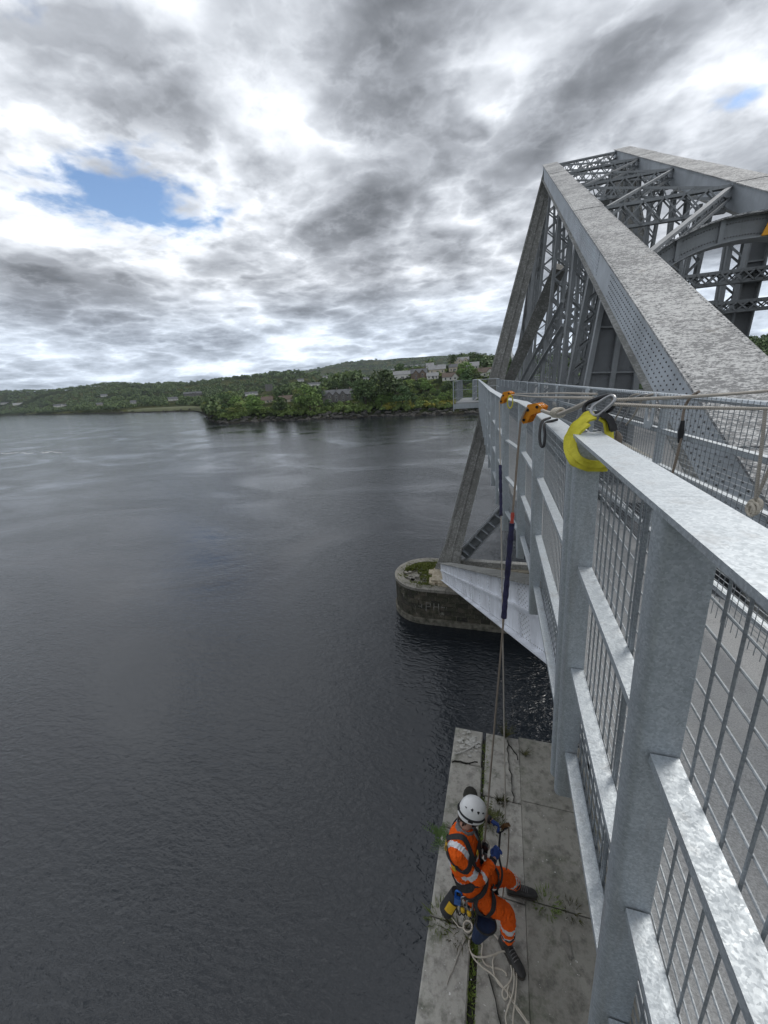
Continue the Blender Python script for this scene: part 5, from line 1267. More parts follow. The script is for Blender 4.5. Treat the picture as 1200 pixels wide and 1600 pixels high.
def carab(c, ax, sd_, ln=0.11, wd=0.06, r=0.0055):
    c, ax, sd_ = Vector(c), Vector(ax).normalized(), Vector(sd_).normalized(); sd_ = (sd_ - ax * sd_.dot(ax)).normalized(); q = []
    for k in range(22):
        a = 2 * PI * k / 22; x = math.copysign(abs(math.cos(a)) ** 0.6, math.cos(a)); y = math.copysign(abs(math.sin(a)) ** 0.7, math.sin(a)); q.append(c + ax * x * ln / 2 + sd_ * y * wd / 2 * (1 - 0.2 * x))
    m = MB(); m.tube(q, r, 7, True); return m
def roller(loc, d, label, s=1.0):
    """amber edge roller: two cheek plates, bolts and bars clipped over the rail"""
    t = empty('edge_roller', W(loc), label, 'rope guide'); loc = Vector(loc)
    fw_ = Vector(d).normalized(); out_ = Vector((-fw_.y, fw_.x, 0)) * 1.0; out_ = Vector((-1, 0, 0)); out_ = (out_ - fw_ * out_.dot(fw_)).normalized()
    P = lambda a, b, c: W(loc + out_ * a * s + fw_ * b * s + Vector((0, 0, c * s)))
    prof = [(0.085, -0.085), (0.11, -0.055), (0.055, 0.075), (-0.02, 0.085), (-0.075, 0.055), (-0.06, 0.015), (0.02, -0.01), (0.05, -0.07)]
    for k, b in enumerate((-0.045, -0.012, 0.012, 0.045)):
        m = MB(); m.prism([P(a, b - 0.003, c) for a, c in prof], P(0, 0.006, 0) - P(0, 0, 0)); m.build('cheek_plate', M['amber'], t)
    for a, c in ((0.08, -0.05), (0.05, 0.03), (-0.03, 0.055)):
        m = MB(); m.tube([P(a, -0.055, c), P(a, 0.055, c)], 0.012 * s, 10); smooth_sharp(m.build('bolt', M['blackmetal'], t))
        m = MB(); m.tube([P(a, -0.038, c), P(a, 0.038, c)], 0.019 * s, 12); smooth_sharp(m.build('roller_wheel', M['alu'], t))
    return t
roller((0.215, 2.80, -0.255), (0.55, 0.83, 0), 'amber metal rope roller clamped over the rail nearest the yellow sling', 0.80)
roller((0.06, 4.98, -0.255), (0.45, 0.85, 0), 'smaller looking amber rope roller farther along the railing', 0.85)
m = MB(); q = curve([(0.30, 2.78, -0.285), (0.245, 2.70, -0.30), (0.228, 2.62, -0.37), (0.232, 2.55, -0.425), (0.245, 2.50, -0.42), (0.25, 2.53, -0.36), (0.255, 2.62, -0.305), (0.33, 2.66, -0.285)], 7)
m.tube([W(p) for p in q], 0.0085, 8); single('tether_loop', m, M['black'], 'black cord loop hanging under the near amber roller', 'cord', W((0.24, 2.6, -0.35)))
# sling round the post head
sp = [(0.345, 1.70, -0.172), (0.312, 1.70, -0.186), (0.276, 1.70, -0.228), (0.260, 1.69, -0.272), (0.266, 1.635, -0.322), (0.300, 1.606, -0.346), (0.352, 1.604, -0.354), (0.392, 1.612, -0.345), (0.404, 1.68, -0.30), (0.402, 1.71, -0.24), (0.390, 1.71, -0.200), (0.365, 1.705, -0.178)]
q = [W(p) for p in curve(sp, 6)]; cen = W((0.35, 1.66, -0.28)); m = MB()
sn = lambda i: (q[i] - cen).normalized() * 0.45 + Vector((0.1 * math.sin(i * .5), -0.8, 0.25 + 0.25 * math.sin(i * .33)))
ribbon(m, q, 0.036, 0.010, sn); ribbon(m, [p + (cen - p) * 0.16 + Vector((0.0, -0.014 - .004 * math.sin(i * .7), 0.0)) for i, p in enumerate(q[6:50])], 0.026, 0.010, lambda i: sn(min(i + 6, len(q) - 1)) + Vector((0, .3, .3)))
ribbon(m, [p + (p - cen) * 0.10 + Vector((0.0, 0.010, 0.004 * math.sin(i))) for i, p in enumerate(q[3:46])], 0.022, 0.008, lambda i: sn(min(i + 3, len(q) - 1)) + Vector((0, 0, -.4)))
single('yellow_sling', m, M['yellow'], 'yellow fabric sling wrapped round the railing post head', 'sling', W((0.35, 1.66, -0.3)))
m = MB(); q2 = [W(p) for p in curve([(0.362, 1.70, -0.165), (0.392, 1.70, -0.185), (0.412, 1.70, -0.230)], 6)]; ribbon(m, q2, 0.058, 0.022, (1, 0, 0.6)); single('sling_sleeve', m, M['black'], 'black protective sleeve on the yellow sling', 'sleeve', W((0.44, 1.66, -0.18)))
m = carab(W((0.365, 1.76, -0.140)), (-0.55, 0.55, 0.28 - 0.45), (0.3, 0.2, 1), 0.125, 0.06, 0.009); single('carabiner', m, M['blackmetal'], 'large black carabiner clipped to the yellow sling', 'carabiner', W((0.37, 1.72, -0.12)), 'carabiners on the sling')
m = carab(W((0.368, 1.70, -0.135)), (0.5, -0.1, 0.45), (-.3, .6, .5), 0.09, 0.045, 0.006); single('carabiner', m, M['alu'], 'silver carabiner beside the black one on the sling', 'carabiner', W((0.38, 1.7, -0.1)), 'carabiners on the sling')
m = MB(); m.box(W((0.345, 1.90, -0.275)), (0.05, 0.09, 0.03)); m.tube([W((0.345, 1.87, -0.26)), W((0.345, 1.93, -0.245))], 0.012, 8); single('rail_clamp', m, M['alu'], 'small metal clamp on the rail beside the sling', 'clamp', W((0.345, 1.9, -0.275)))
# anchor lines: back from the carabiner across the footway, and forward to the two rollers
def rope(name, pts, r, mat, label, k=5, cat='rope', group=None, n=8):
    m = MB(); q = curve(pts, k) if k else [Vector(p) for p in pts]; m.tube([W(p) for p in q], r, n); return single(name, m, mat, label, cat, W(pts[0]), group)
rope('anchor_rope', [(0.40, 1.71, -0.118), (0.72, 1.93, -0.135), (1.05, 2.16, -0.145), (1.455, 2.44, -0.150)], 0.0065, M['rope'], 'upper of two taut ropes running right from the yellow sling', 4)
rope('anchor_rope', [(0.40, 1.69, -0.132), (0.72, 1.86, -0.172), (1.05, 2.03, -0.205), (1.46, 2.25, -0.245)], 0.0065, M['rope'], 'lower of two taut ropes running right from the yellow sling', 4)
rope('anchor_rope', [(0.34, 1.80, -0.125), (0.315, 2.05, -0.175), (0.29, 2.35, -0.225), (0.262, 2.62, -0.235), (0.238, 2.80, -0.232)], 0.012, M['rope'], 'thick rope from the carabiner to the near amber roller', 5)
kn = MB()
for k in range(5): 
    c = W((0.285 + 0.004 * k, 2.42 - 0.022 * k, -0.222 + 0.002 * k)); kn.tube([c + Vector((0.022 * math.cos(a), 0.006 * math.sin(2 * a), 0.022 * math.sin(a))) for a in np.linspace(0, 2 * PI, 13)[:-1]], 0.0075, 6, True)
single('rope_knot', kn, M['rope_pale'], 'bulky pale knot in the rope beside the near amber roller', 'knot', W((0.285, 2.4, -0.22)))
rope('anchor_rope', [(0.36, 1.84, -0.115), (0.33, 2.6, -0.15), (0.25, 3.8, -0.20), (0.09, 4.95, -0.225)], 0.0065, M['rope'], 'thin rope along the rail to the far amber roller', 5)
rope('anchor_rope', [(0.37, 1.84, -0.100), (0.36, 2.8, -0.135), (0.29, 3.9, -0.18), (0.13, 4.98, -0.215)], 0.0050, M['rope'], 'second thin rope above the rail to the far amber roller', 5)
m = MB(); q = [W((0.08 + 0.03 * math.cos(a), 4.84, -0.30 + 0.07 * math.sin(a))) for a in np.linspace(0, 2 * PI, 20)]; ribbon(m, q, 0.05, 0.012, lambda i: q[i] - W((0.08, 4.84, -.3))); single('yellow_sling', m, M['yellow'], 'small yellow sling beside the far amber roller', 'sling', W((0.08, 4.84, -.3)))
# working lines down to the man on the ledge
CH = Vector((-0.045, 2.60, ZL + 1.20)); HD = Vector((0.155, 2.872, ZL + 1.12))
R1a = Vector((0.118, 2.79, -0.30)); R2a = Vector((-0.04, 4.97, -0.30))
def along(a, b, t): return a.lerp(b, t)
rope('working_rope', [(0.20, 2.80, -0.20), (0.150, 2.795, -0.225), tuple(R1a)], 0.0075, M['rope_brown'], 'short brown rope bending over the near amber roller', 5)
rope('working_rope', [tuple(along(R1a, CH, t)) for t in np.linspace(0, 1, 12)], 0.0075, M['rope_brown'], 'brown rope running from the near amber roller to the worker\'s chest', 0)
rope('backup_rope', [(0.05, 4.98, -0.20), (-0.01, 4.975, -0.23), tuple(R2a)], 0.007, M['rope'], 'short rope bending over the far amber roller', 5)
rope('backup_rope', [tuple(along(R2a, HD, t)) for t in np.linspace(0, 1, 12)], 0.007, M['rope'], 'second rope from the far roller down to the worker\'s gloved hand', 0)
def sleeve(a, b, t0, t1, r, label):
    m = MB(); q = [along(a, b, t) for t in np.linspace(t0, t1, 26)]; m.tube([W(p) for p in q], [r * (1 + 0.10 * math.sin(i * 2.1) + 0.06 * math.sin(i * 5.3)) for i in range(26)], 10); return single('rope_sleeve', m, M['sleeve'], label, 'sleeve', W(q[0]), 'purple rope protectors')
sleeve(R1a, CH, 0.18, 0.375, 0.0205, 'purple canvas protector on the near working rope')
sleeve(R2a, HD, 0.17, 0.30, 0.018, 'purple canvas protector on the far rope close to the railing')
m = MB(); m.tube([W(along(R1a, CH, t)) for t in (0.160, 0.166, 0.174, 0.182)], [0.010, 0.014, 0.011, 0.015], 8); single('tape_wrap', m, M['red'], 'red tape wrap at the top of the purple protector', 'tape', W(along(R1a, CH, .145)))
# tail of the backup line and slack on the ledge
def led(zx, zy, h=0.012):                                      # from the enlarged view of the ledge
    px, py = 660 + zx / 6, 1370 + zy / 6; w = RM @ Vector(((px - 600) / 600, -(py - 800) / 600, -1)); k = (ZL + h) / w.z; return Vector((w.x * k, w.y * k, ZL + h))
def slack(zs, label, r=0.0075, mat='rope_pale', h0=0.0):
    pts = [led(x, y, 0.014 + h0 + 0.003 * math.sin(i)) for i, (x, y) in enumerate(zs)]
    return rope('slack_rope', [tuple(p) for p in pts], r, M[mat], label, 6, group='slack rope lying on the ledge')
slack([(500, 505), (470, 535), (440, 590), (440, 660), (480, 760), (560, 845), (650, 910), (730, 1000), (800, 1090), (850, 1175), (910, 1250), (995, 1375), (1060, 1480)], 'long pale rope looping from the blue bag to the bottom of the ledge', h0=.008)
slack([(500, 520), (545, 560), (562, 640), (556, 740), (590, 820), (660, 852), (735, 868), (780, 900), (790, 935)], 'pale rope strand on the right side of the loop below the bag')
slack([(560, 480), (640, 510), (700, 570), (745, 640), (790, 700)], 'pale rope strand passing behind the rear boot')
slack([(455, 715), (500, 748), (570, 755), (660, 735), (735, 702), (780, 700)], 'pale strand crossing the loop toward the boot', h0=.014)
slack([(700, 715), (665, 770), (662, 850), (685, 950), (730, 1020), (800, 1070), (850, 1150), (880, 1230), (960, 1340), (1010, 1420)], 'pale strand running beside the long loop', h0=.004)
slack([(830, 830), (842, 920), (810, 1000), (760, 1050), (750, 1110), (775, 1148), (802, 1125), (798, 1070), (810, 1020)], 'small closed bight of pale rope under the boot', h0=.012)
slack([(855, 850), (862, 980), (845, 1100), (800, 1230), (780, 1310), (790, 1400)], 'pale strand running straight down past the bight', h0=.016)
slack([(880, 870), (882, 1010), (866, 1190), (852, 1300), (850, 1420)], 'rightmost pale strand below the boot', h0=.010)
slack([(405, 570), (340, 720), (285, 875), (255, 930), (232, 1005)], 'thin stiff rope tail lying left of the grassy joint', 0.005, 'rope')
slack([(275, 385), (310, 430), (350, 475), (400, 470)], 'short pale cord end under the pouch', 0.005, h0=.02)
m = MB(); c = led(425, 465, 0.05); m.tube([W(c + Vector((0.045 * math.cos(a), 0.045 * math.sin(a), 0.012 * math.cos(a)))) for a in np.linspace(0, 2 * PI, 22)[:-1]], 0.0085, 8, True); single('pale_ring', m, M['rope_pale'], 'pale plastic ring hanging below the blue bag', 'ring', W(c))
rope('backup_rope', [tuple(HD + Vector((0.03, -0.01, 0.02))), (0.19, 2.855, ZL + 1.0), (0.187, 2.80, ZL + 0.72), (0.165, 2.78, ZL + 0.40), (0.155, 2.80, ZL + 0.02)], 0.0065, M['rope_brown'], 'slack brown rope hanging from the rope grab past the knee', 6)
# things tied to the inner fence
def fp(px, py, off=-0.05):                                     # a point just in front of the fence
    w = RM @ Vector(((px - 600) / 600, -(py - 800) / 600, -1)); k = (1.60 + off) / (w.x + 0.074 * w.y); return tuple(w * k)
rope('lanyard', [fp(1092, 612), fp(1078, 622), fp(1069, 640), fp(1066, 660), fp(1063, 690), fp(1056, 720), fp(1048, 748)], 0.010, M['rope_brown'], 'brown lanyard hanging from the fence eyelet on a clip', 5, cat='lanyard')
m = MB(); m.tube([W(fp(1067, 657)), W(fp(1064, 676)), W(fp(1062, 692))], [0.014, 0.022, 0.014], 8); single('swivel', m, M['blackmetal'], 'dark metal swivel on the lanyard at the fence', 'swivel', W(fp(1064, 676)))
rope('fence_rope', [fp(1196, 640, -.06), fp(1191, 690, -.06), fp(1185, 740, -.06), fp(1181, 776, -.06)], 0.0085, M['rope'], 'grey rope hanging down the fence at the right edge', 5)
rope('fence_rope', [fp(1214, 700, -.06), fp(1203, 730, -.06), fp(1190, 760, -.06), fp(1180, 780, -.06)], 0.0085, M['rope'], 'second grey rope slanting to the knot at the right edge', 5)
kn = MB(); kc = Vector(fp(1178, 792, -.06))
for k in range(6):
    a0 = k * 1.1; kn.tube([W(kc + Vector((0.012 * math.sin(a0), 0.03 * math.cos(a) + 0.02 * math.cos(a0), 0.03 * math.sin(a) + 0.02 * math.sin(a0)))) for a in np.linspace(0, 2 * PI, 14)[:-1]], 0.0085, 6, True)
single('rope_knot', kn, M['rope_pale'], 'pale overhand knot hanging on the fence at the right edge', 'knot', W(kc))
for k, (x0, lb) in enumerate(((978, 'left'), (990, 'middle'), (1004, 'right'))):
    rope('cable_loop', [fp(x0 - 26, 676 - 6 * k, -.05), fp(x0 - 14, 650, -.05), fp(x0, 626 - k, -.05), fp(x0 + 16, 616, -.04), fp(x0 + 30, 622, .05), fp(x0 + 40, 640, .07)], 0.009, M['alu'] if k == 1 else M['rope'], lb + ' of three pale cables draped over the fence top', 5, cat='cable')
for k, (x0, y0) in enumerate(((962, 690),)):
    m = MB(); c = Vector(fp(x0, y0, -.04))
    for j in range(5): m.tube([W(c + Vector((0.01 * j, (0.05 + .008 * j) * math.cos(a), (0.12 - .01 * j) * math.sin(a)))) for a in np.linspace(0, 2 * PI, 20)[:-1]], 0.006, 6, True)
    single('rope_coil', m, M['rope_brown'], ('small coil of brown rope hung on the fence behind the sling', 'coil of brown rope hung low on the fence under the lanyard')[k], 'rope coil', W(c))
# ================================================================== the rope access worker
def G(x, y, h): return Vector((x, y, ZL + h + ZC))             # point above the ledge
worker = empty('person', G(0.1, 2.6, 0), 'worker in orange hi-vis coverall and white helmet leaning back on ropes', 'person')
M['orange'] = None
def mk_orange():
    m, b = newmat('hi_vis_orange'); p = pos(); n1 = noise(p, 9, 5, 0.6); n2 = noise(p, 28, 4, 0.55, 0.6); n3 = noise(p, 260, 2, 0.5)
    c = mixc(ramp(n1, [(0.35, 0.0), (0.7, 1.0)], 'LINEAR'), (0.98, 0.130, 0.012), (0.94, 0.145, 0.016))
    gr = ramp(noise(p, 7, 6, 0.7), [(0.60, 0.0), (0.74, 1.0)], 'LINEAR'); setc(b, mixc(mth('MULTIPLY', gr, 0.45), c, (0.28, 0.06, 0.02)))
    b.inputs['Roughness'].default_value = 0.85; b.inputs['Specular IOR Level'].default_value = 0.15; bump(b, mth('ADD', n2, mth('MULTIPLY', n3, 0.1)), 1.0, 0.035); return m
M['orange'] = mk_orange()
M['silver'] = simple('reflective_tape', (0.80, 0.81, 0.83), (0.58, 0.59, 0.61), 30, 0.4, 0.2, 0.4, 25, 0.008)
M['skin'] = simple('skin', (0.52, 0.30, 0.22), (0.44, 0.24, 0.17), 25, 0.55, 0, 0.1)
M['hair'] = simple('brown_hair', (0.055, 0.028, 0.016), (0.03, 0.016, 0.01), 60, 0.6, 0, 0.6, 120, 0.004)
M['boot'] = simple('black_boot', (0.022, 0.021, 0.021), (0.045, 0.042, 0.040), 25, 0.6, 0, 0.4, 40, 0.006)
M['sole'] = simple('boot_sole', (0.07, 0.062, 0.052), None, 20, 0.8, 0, 0)
M['glove'] = simple('blue_glove', (0.022, 0.06, 0.24), (0.016, 0.04, 0.15), 40, 0.7, 0, 0.4, 80, 0.003)
M['gloveblk'] = simple('glove_cuff_black', (0.02, 0.021, 0.026), None, 40, 0.7, 0, 0)
M['helmet'] = simple('white_helmet_shell', (0.80, 0.80, 0.79), (0.74, 0.74, 0.73), 20, 0.3, 0, 0)
M['navy'] = simple('navy_bag', (0.016, 0.035, 0.095), (0.010, 0.022, 0.06), 25, 0.75, 0, 0.4, 60, 0.004)
M['hyellow'] = simple('harness_yellow', (0.72, 0.44, 0.02), (0.6, 0.36, 0.02), 30, 0.6, 0, 0.2)
M['greyc'] = simple('grey_collar', (0.20, 0.19, 0.19), (0.14, 0.135, 0.135), 40, 0.9, 0, 0.3)
M['blue'] = simple('blue_anodised', (0.03, 0.16, 0.55), None, 30, 0.35, 0.4, 0)
lat = Vector((0.24, 0.965, 0.09)).normalized()
SP = [(G(-0.105, 2.465, 0.72), .135, .115), (G(-0.115, 2.468, 0.80), .168, .135), (G(-0.150, 2.470, 0.90), .165, .130), (G(-0.195, 2.480, 1.00), .155, .120), (G(-0.228, 2.505, 1.10), .172, .130), (G(-0.245, 2.540, 1.21), .190, .138), (G(-0.248, 2.565, 1.29), .190, .122), (G(-0.238, 2.585, 1.36), .125, .090), (G(-0.225, 2.597, 1.41), .070, .068)]
shN, shF = G(-0.285, 2.405, 1.285), G(-0.195, 2.745, 1.315)
elN, wrN = G(-0.085, 2.365, 1.065), G(0.040, 2.560, 1.085)
elF, wrF = G(-0.150, 2.955, 1.150), G(-0.005, 2.862, 1.175)
hpN, hpF = G(-0.125, 2.385, 0.80), G(-0.070, 2.555, 0.805)
knN, anN = G(0.195, 2.480, 0.500), G(0.205, 2.435, 0.145)
knF, anF = G(0.175, 2.775, 0.500), G(0.295, 2.935, 0.145)
def ell(c, up, l, a, b, n=20):
    up = up.normalized(); l = (l - up * l.dot(up)).normalized(); f = l.cross(up)
    return [c + l * (a * math.cos(2 * PI * k / n)) + f * (b * math.sin(2 * PI * k / n)) for k in range(n)]
def torso(m, g=0.0):
    R_ = []
    for i, (c, a, b) in enumerate(SP):
        up = SP[min(i + 1, len(SP) - 1)][0] - SP[max(i - 1, 0)][0]; R_.append(ell(c, up, lat, a + g, b + g))
    m.loft(R_)
def limb(m, pts, rs, n=14):
    q, rr = [], []
    for i in range(len(pts) - 1):
        for k in range(6): t = k / 6; q.append(pts[i].lerp(pts[i + 1], t)); rr.append(rs[i] + (rs[i + 1] - rs[i]) * t)
    q.append(pts[-1]); rr.append(rs[-1])
    for _ in range(2):
        q = [q[0]] + [(q[i - 1] + q[i] * 2 + q[i + 1]) / 4 for i in range(1, len(q) - 1)] + [q[-1]]
    m.tube(q, rr, n)
def remesh(m, voxel, smooth_it, name, mat, parent, wr=0.0, seed=0.0, cls=None):
    """fuse overlapping closed pieces into one continuous skin"""
    me = bpy.data.meshes.new('tmp'); me.from_pydata([tuple(q) for q in m.v], [], m.f); me.update()
    o = bpy.data.objects.new('tmp', me); col.objects.link(o)
    bmq = bmesh.new(); bmq.from_mesh(me); bmesh.ops.recalc_face_normals(bmq, faces=bmq.faces); bmq.to_mesh(me); bmq.free()
    r = o.modifiers.new('r', 'REMESH'); r.mode = 'VOXEL'; r.voxel_size = voxel
    s_ = o.modifiers.new('s', 'SMOOTH'); s_.factor = 0.5; s_.iterations = smooth_it
    dg = bpy.context.evaluated_depsgraph_get(); dg.update(); ev = o.evaluated_get(dg); em = ev.to_mesh()
    nv = len(em.vertices); v_ = np.empty(nv * 3, np.float32); em.vertices.foreach_get('co', v_); v_ = v_.reshape(-1, 3).astype(float)
    nn = np.empty(nv * 3, np.float32); em.vertices.foreach_get('normal', nn); nn = nn.reshape(-1, 3)
    fs = [tuple(p.vertices) for p in em.polygons]; ev.to_mesh_clear(); bpy.data.objects.remove(o); bpy.data.meshes.remove(me)
    if wr > 0:
        x, y, z = v_.T
        w = np.sin(38 * z + 14 * np.sin(17 * x + seed) + 9 * np.sin(23 * y)) * 0.6 + np.sin(55 * x + 31 * y - 42 * z + 3 * np.sin(40 * z)) * 0.4 + np.sin(25 * y - 33 * z + 20 * x) * 0.5
        v_ = v_ + nn * (w * wr)[:, None]
    mb = MB(); mb.v = [Vector(q) for q in v_]; mb.f = fs
    if cls is not None:
        mb.m = [cls(sum((mb.v[i] for i in f), Vector()) / len(f)) for f in fs]
    else: mb.m = [0] * len(fs)
    o = mb.build(name, mat, parent, smooth=True); return o, BVHTree.FromPolygons([tuple(q) for q in mb.v], fs)
# body: one continuous figure under the clothes
HC = G(-0.165, 2.655, 1.535); hup = Vector((0.30, 0.14, 0.94)).normalized(); hf = Vector((0.86, 0.10, -0.42)); hf = (hf - hup * hf.dot(hup)).normalized(); hl = hup.cross(hf)
HM = Matrix((hf, hl, hup)).transposed()
def HP(f, l, u): return HC + HM @ Vector((f, l, u))
bm_ = MB(); torso(bm_, -0.022)
limb(bm_, [shN, elN, wrN, wrN + (wrN - elN).normalized() * 0.03], [.052, .042, .030, .028]); limb(bm_, [shF, elF, wrF, wrF + (wrF - elF).normalized() * 0.03], [.052, .042, .030, .028])
limb(bm_, [hpN, knN, anN], [.075, .055, .042]); limb(bm_, [hpF, knF, anF], [.075, .055, .042])
limb(bm_, [SP[-2][0], HP(-0.02, 0, -0.06)], [.062, .058])
bm_.ball(HC, (0.098, 0.076, 0.118), 18, 12, HM); bm_.ball(HP(0.030, 0, -0.058), (0.066, 0.060, 0.066), 14, 9, HM)
bm_.ball(HP(0.100, 0, -0.015), (0.022, 0.014, 0.030), 8, 6, HM); bm_.ball(HP(0.068, 0, 0.028), (0.03, 0.055, 0.016), 10, 6, HM)
for s_ in (-1, 1): bm_.ball(HP(-0.008, s_ * 0.078, -0.01), (0.020, 0.010, 0.032), 8, 6, HM)
remesh(bm_, 0.009, 5, 'body', M['skin'], worker)
for s_ in (-1, 1):
    m = MB(); m.ball(HP(0.083, s_ * 0.032, 0.008), 0.012, 8, 6, HM); m.build('eye', M['boot'], worker, smooth=True)
m = MB(); m.ball(HP(0.088, 0, -0.062), (0.010, 0.026, 0.007), 8, 5, HM); m.build('mouth', simple('lips', (0.35, 0.13, 0.11), None, 20, 0.6, 0, 0), worker, smooth=True)
# hair at the nape and a short beard
m = MB(); m.ball(HP(-0.030, 0, -0.030), (0.086, 0.084, 0.080), 16, 10, HM); m.ball(HP(-0.055, 0, -0.075), (0.050, 0.066, 0.055), 12, 8, HM)
for k in range(60):
    a = random.uniform(1.9, 4.4); p = HP(0.075 * math.cos(a) - 0.02, 0.078 * math.sin(a), -0.05 + random.uniform(-.03, .02)); e = p + HM @ Vector((0.012 * math.cos(a), 0.012 * math.sin(a), -0.045)); m.tube([p, (p + e) / 2 + HM @ Vector((math.cos(a) * .006, math.sin(a) * .006, 0)), e], [.007, .006, .001], 4)
m.build('hair', M['hair'], worker, smooth=True)
m = MB(); m.ball(HP(0.048, 0, -0.090), (0.050, 0.056, 0.040), 14, 8, HM); m.build('beard', M['hair'], worker, smooth=True)
# coverall
spine = [s_[0] for s_ in SP]
def seg_t(p, a, b):
    d = b - a; t = (p - a).dot(d) / d.length_squared; return t, (p - a - d * max(0, min(1, t))).length
def classify(p):
    best = (9, None, 0)
    for nm, a, b, r in (('ua', shN, elN, .066), ('fa', elN, wrN, .058), ('ua', shF, elF, .066), ('fa', elF, wrF, .058), ('th', hpN, knN, .09), ('sh', knN, anN, .075), ('th', hpF, knF, .09), ('sh', knF, anF, .075), ('to', spine[1], spine[7], .165)):
        t, d = seg_t(p, a, b)
        if d - r < best[0]: best = (d - r, nm, t)
    nm, t = best[1], best[2]
    if nm == 'ua' and 0.58 < t < 0.77: return 1
    if nm == 'fa' and 0.10 < t < 0.30: return 1
    if nm == 'fa' and t > 0.86: return 2
    if nm == 'sh' and (0.36 < t < 0.49 or 0.66 < t < 0.79): return 1
    if nm == 'to' and (0.60 < t < 0.695 or 0.30 < t < 0.37): return 1
    if nm in ('to', 'ua'):                                       # braces over both shoulders
        u = (p - spine[5]).dot(lat); tt, _ = seg_t(p, spine[1], spine[7])
        if tt > 0.66 and 0.085 < abs(u) < 0.125: return 1
        if tt > 1.10: return 2
    return 0
m = MB(); torso(m, 0.008)
limb(m, [SP[6][0].lerp(shN, 0.75), shN, elN, wrN.lerp(elN, 0.10)], [.080, .071, .058, .047]); limb(m, [SP[6][0].lerp(shF, 0.75), shF, elF, wrF.lerp(elF, 0.30)], [.080, .071, .058, .048])
limb(m, [hpN, hpN.lerp(knN, .5), knN, knN.lerp(anN, .5), anN.lerp(knN, 0.10)], [.100, .090, .074, .072, .062]); limb(m, [hpF, hpF.lerp(knF, .5), knF, knF.lerp(anF, .5), anF.lerp(knF, 0.10)], [.100, .090, .074, .072, .062])
cov_, BV = remesh(m, 0.0085, 4, 'coverall', [M['orange'], M['silver'], M['greyc']], worker, 0.0048, 1.0, classify)
m = MB(); ribbon(m, [p for p in ell(SP[-1][0] + Vector((0, 0, -0.012)), SP[-1][0] - SP[-3][0], lat, .082, .084, 24)] + [ell(SP[-1][0] + Vector((0, 0, -0.012)), SP[-1][0] - SP[-3][0], lat, .082, .084, 24)[0]], 0.045, 0.008, lambda i: (0, 0, 1) if False else (ell(SP[-1][0], SP[-1][0] - SP[-3][0], lat, .082, .084, 24)[i % 24] - SP[-1][0])); m.build('collar', M['greyc'], worker, smooth=True)
# boots
def boot(an, toe_dir, kn):
    toe = Vector(toe_dir).normalized(); sd_ = Vector((-toe.y, toe.x, 0)); base = Vector((an.x, an.y, ZL + ZC)); sh = (kn - an).normalized()
    m = MB(); R_ = []
    BS = 1.04; prof = [(-0.085, 0.020, 0.038, 0.095), (-0.060, 0.016, 0.046, 0.115), (-0.01, 0.016, 0.048, 0.122), (0.05, 0.016, 0.047, 0.100), (0.11, 0.016, 0.051, 0.078), (0.17, 0.018, 0.049, 0.064), (0.205, 0.022, 0.036, 0.050), (0.222, 0.028, 0.014, 0.040)]
    for x, z0, hw, z1 in [(a * BS, b * BS, c * BS, d * BS) for a, b, c, d in prof]:
        q = []
        for k in range(12):
            a = 2 * PI * k / 12; cz_ = (z0 + z1) / 2; q.append(base + toe * x + sd_ * hw * math.cos(a) * (1.0 if math.sin(a) < 0 else 0.93) + Vector((0, 0, cz_ + (z1 - z0) / 2 * math.copysign(abs(math.sin(a)) ** 0.75, math.sin(a)))))
        R_.append(q)
    m.loft(R_)
    top = an + sh * 0.10
    m.tube([base + toe * -0.02 + Vector((0, 0, 0.06)), base + toe * -0.015 + Vector((0, 0, 0.10)), an + sh * 0.02, top], [.050, .053, .054, .060], 14)
    o, _ = remesh(m, 0.0075, 3, 'boot', M['boot'], worker, 0.0012)
    m = MB(); ol = [(-0.092, 0.030), (-0.085, 0.042), (-0.03, 0.049), (0.03, 0.046), (0.11, 0.055), (0.17, 0.053), (0.21, 0.038), (0.226, 0.012)]; ol = [(a * BS, b * BS) for a, b in ol]
    pl = [base + toe * x + sd_ * w for x, w in ol] + [base + toe * x - sd_ * w for x, w in reversed(ol)]; m.prism([p + Vector((0, 0, 0.002)) for p in pl], (0, 0, 0.022)); m.build('sole', M['sole'], o)
    m = MB(); m.tube([top + Vector((0.062 * math.cos(a), 0.062 * math.sin(a), 0)) + sh * 0.004 for a in np.linspace(0, 2 * PI, 18)[:-1]], 0.011, 6, True); m.build('boot_cuff', M['boot'], o, smooth=True)
    m = MB()
    for k in range(5):
        c = base + toe * (0.035 + 0.022 * k) + Vector((0, 0, 0.116 - 0.0085 * k)); m.tube([c - sd_ * 0.028 - Vector((0, 0, .008)), c + Vector((0, 0, 0.004)), c + sd_ * 0.028 - Vector((0, 0, .008))], 0.0035, 5)
    m.build('lace', M['greyc'], o)
boot(anN, (0.62, -0.72, 0), knN); boot(anF, (0.99, 0.10, 0), knF)
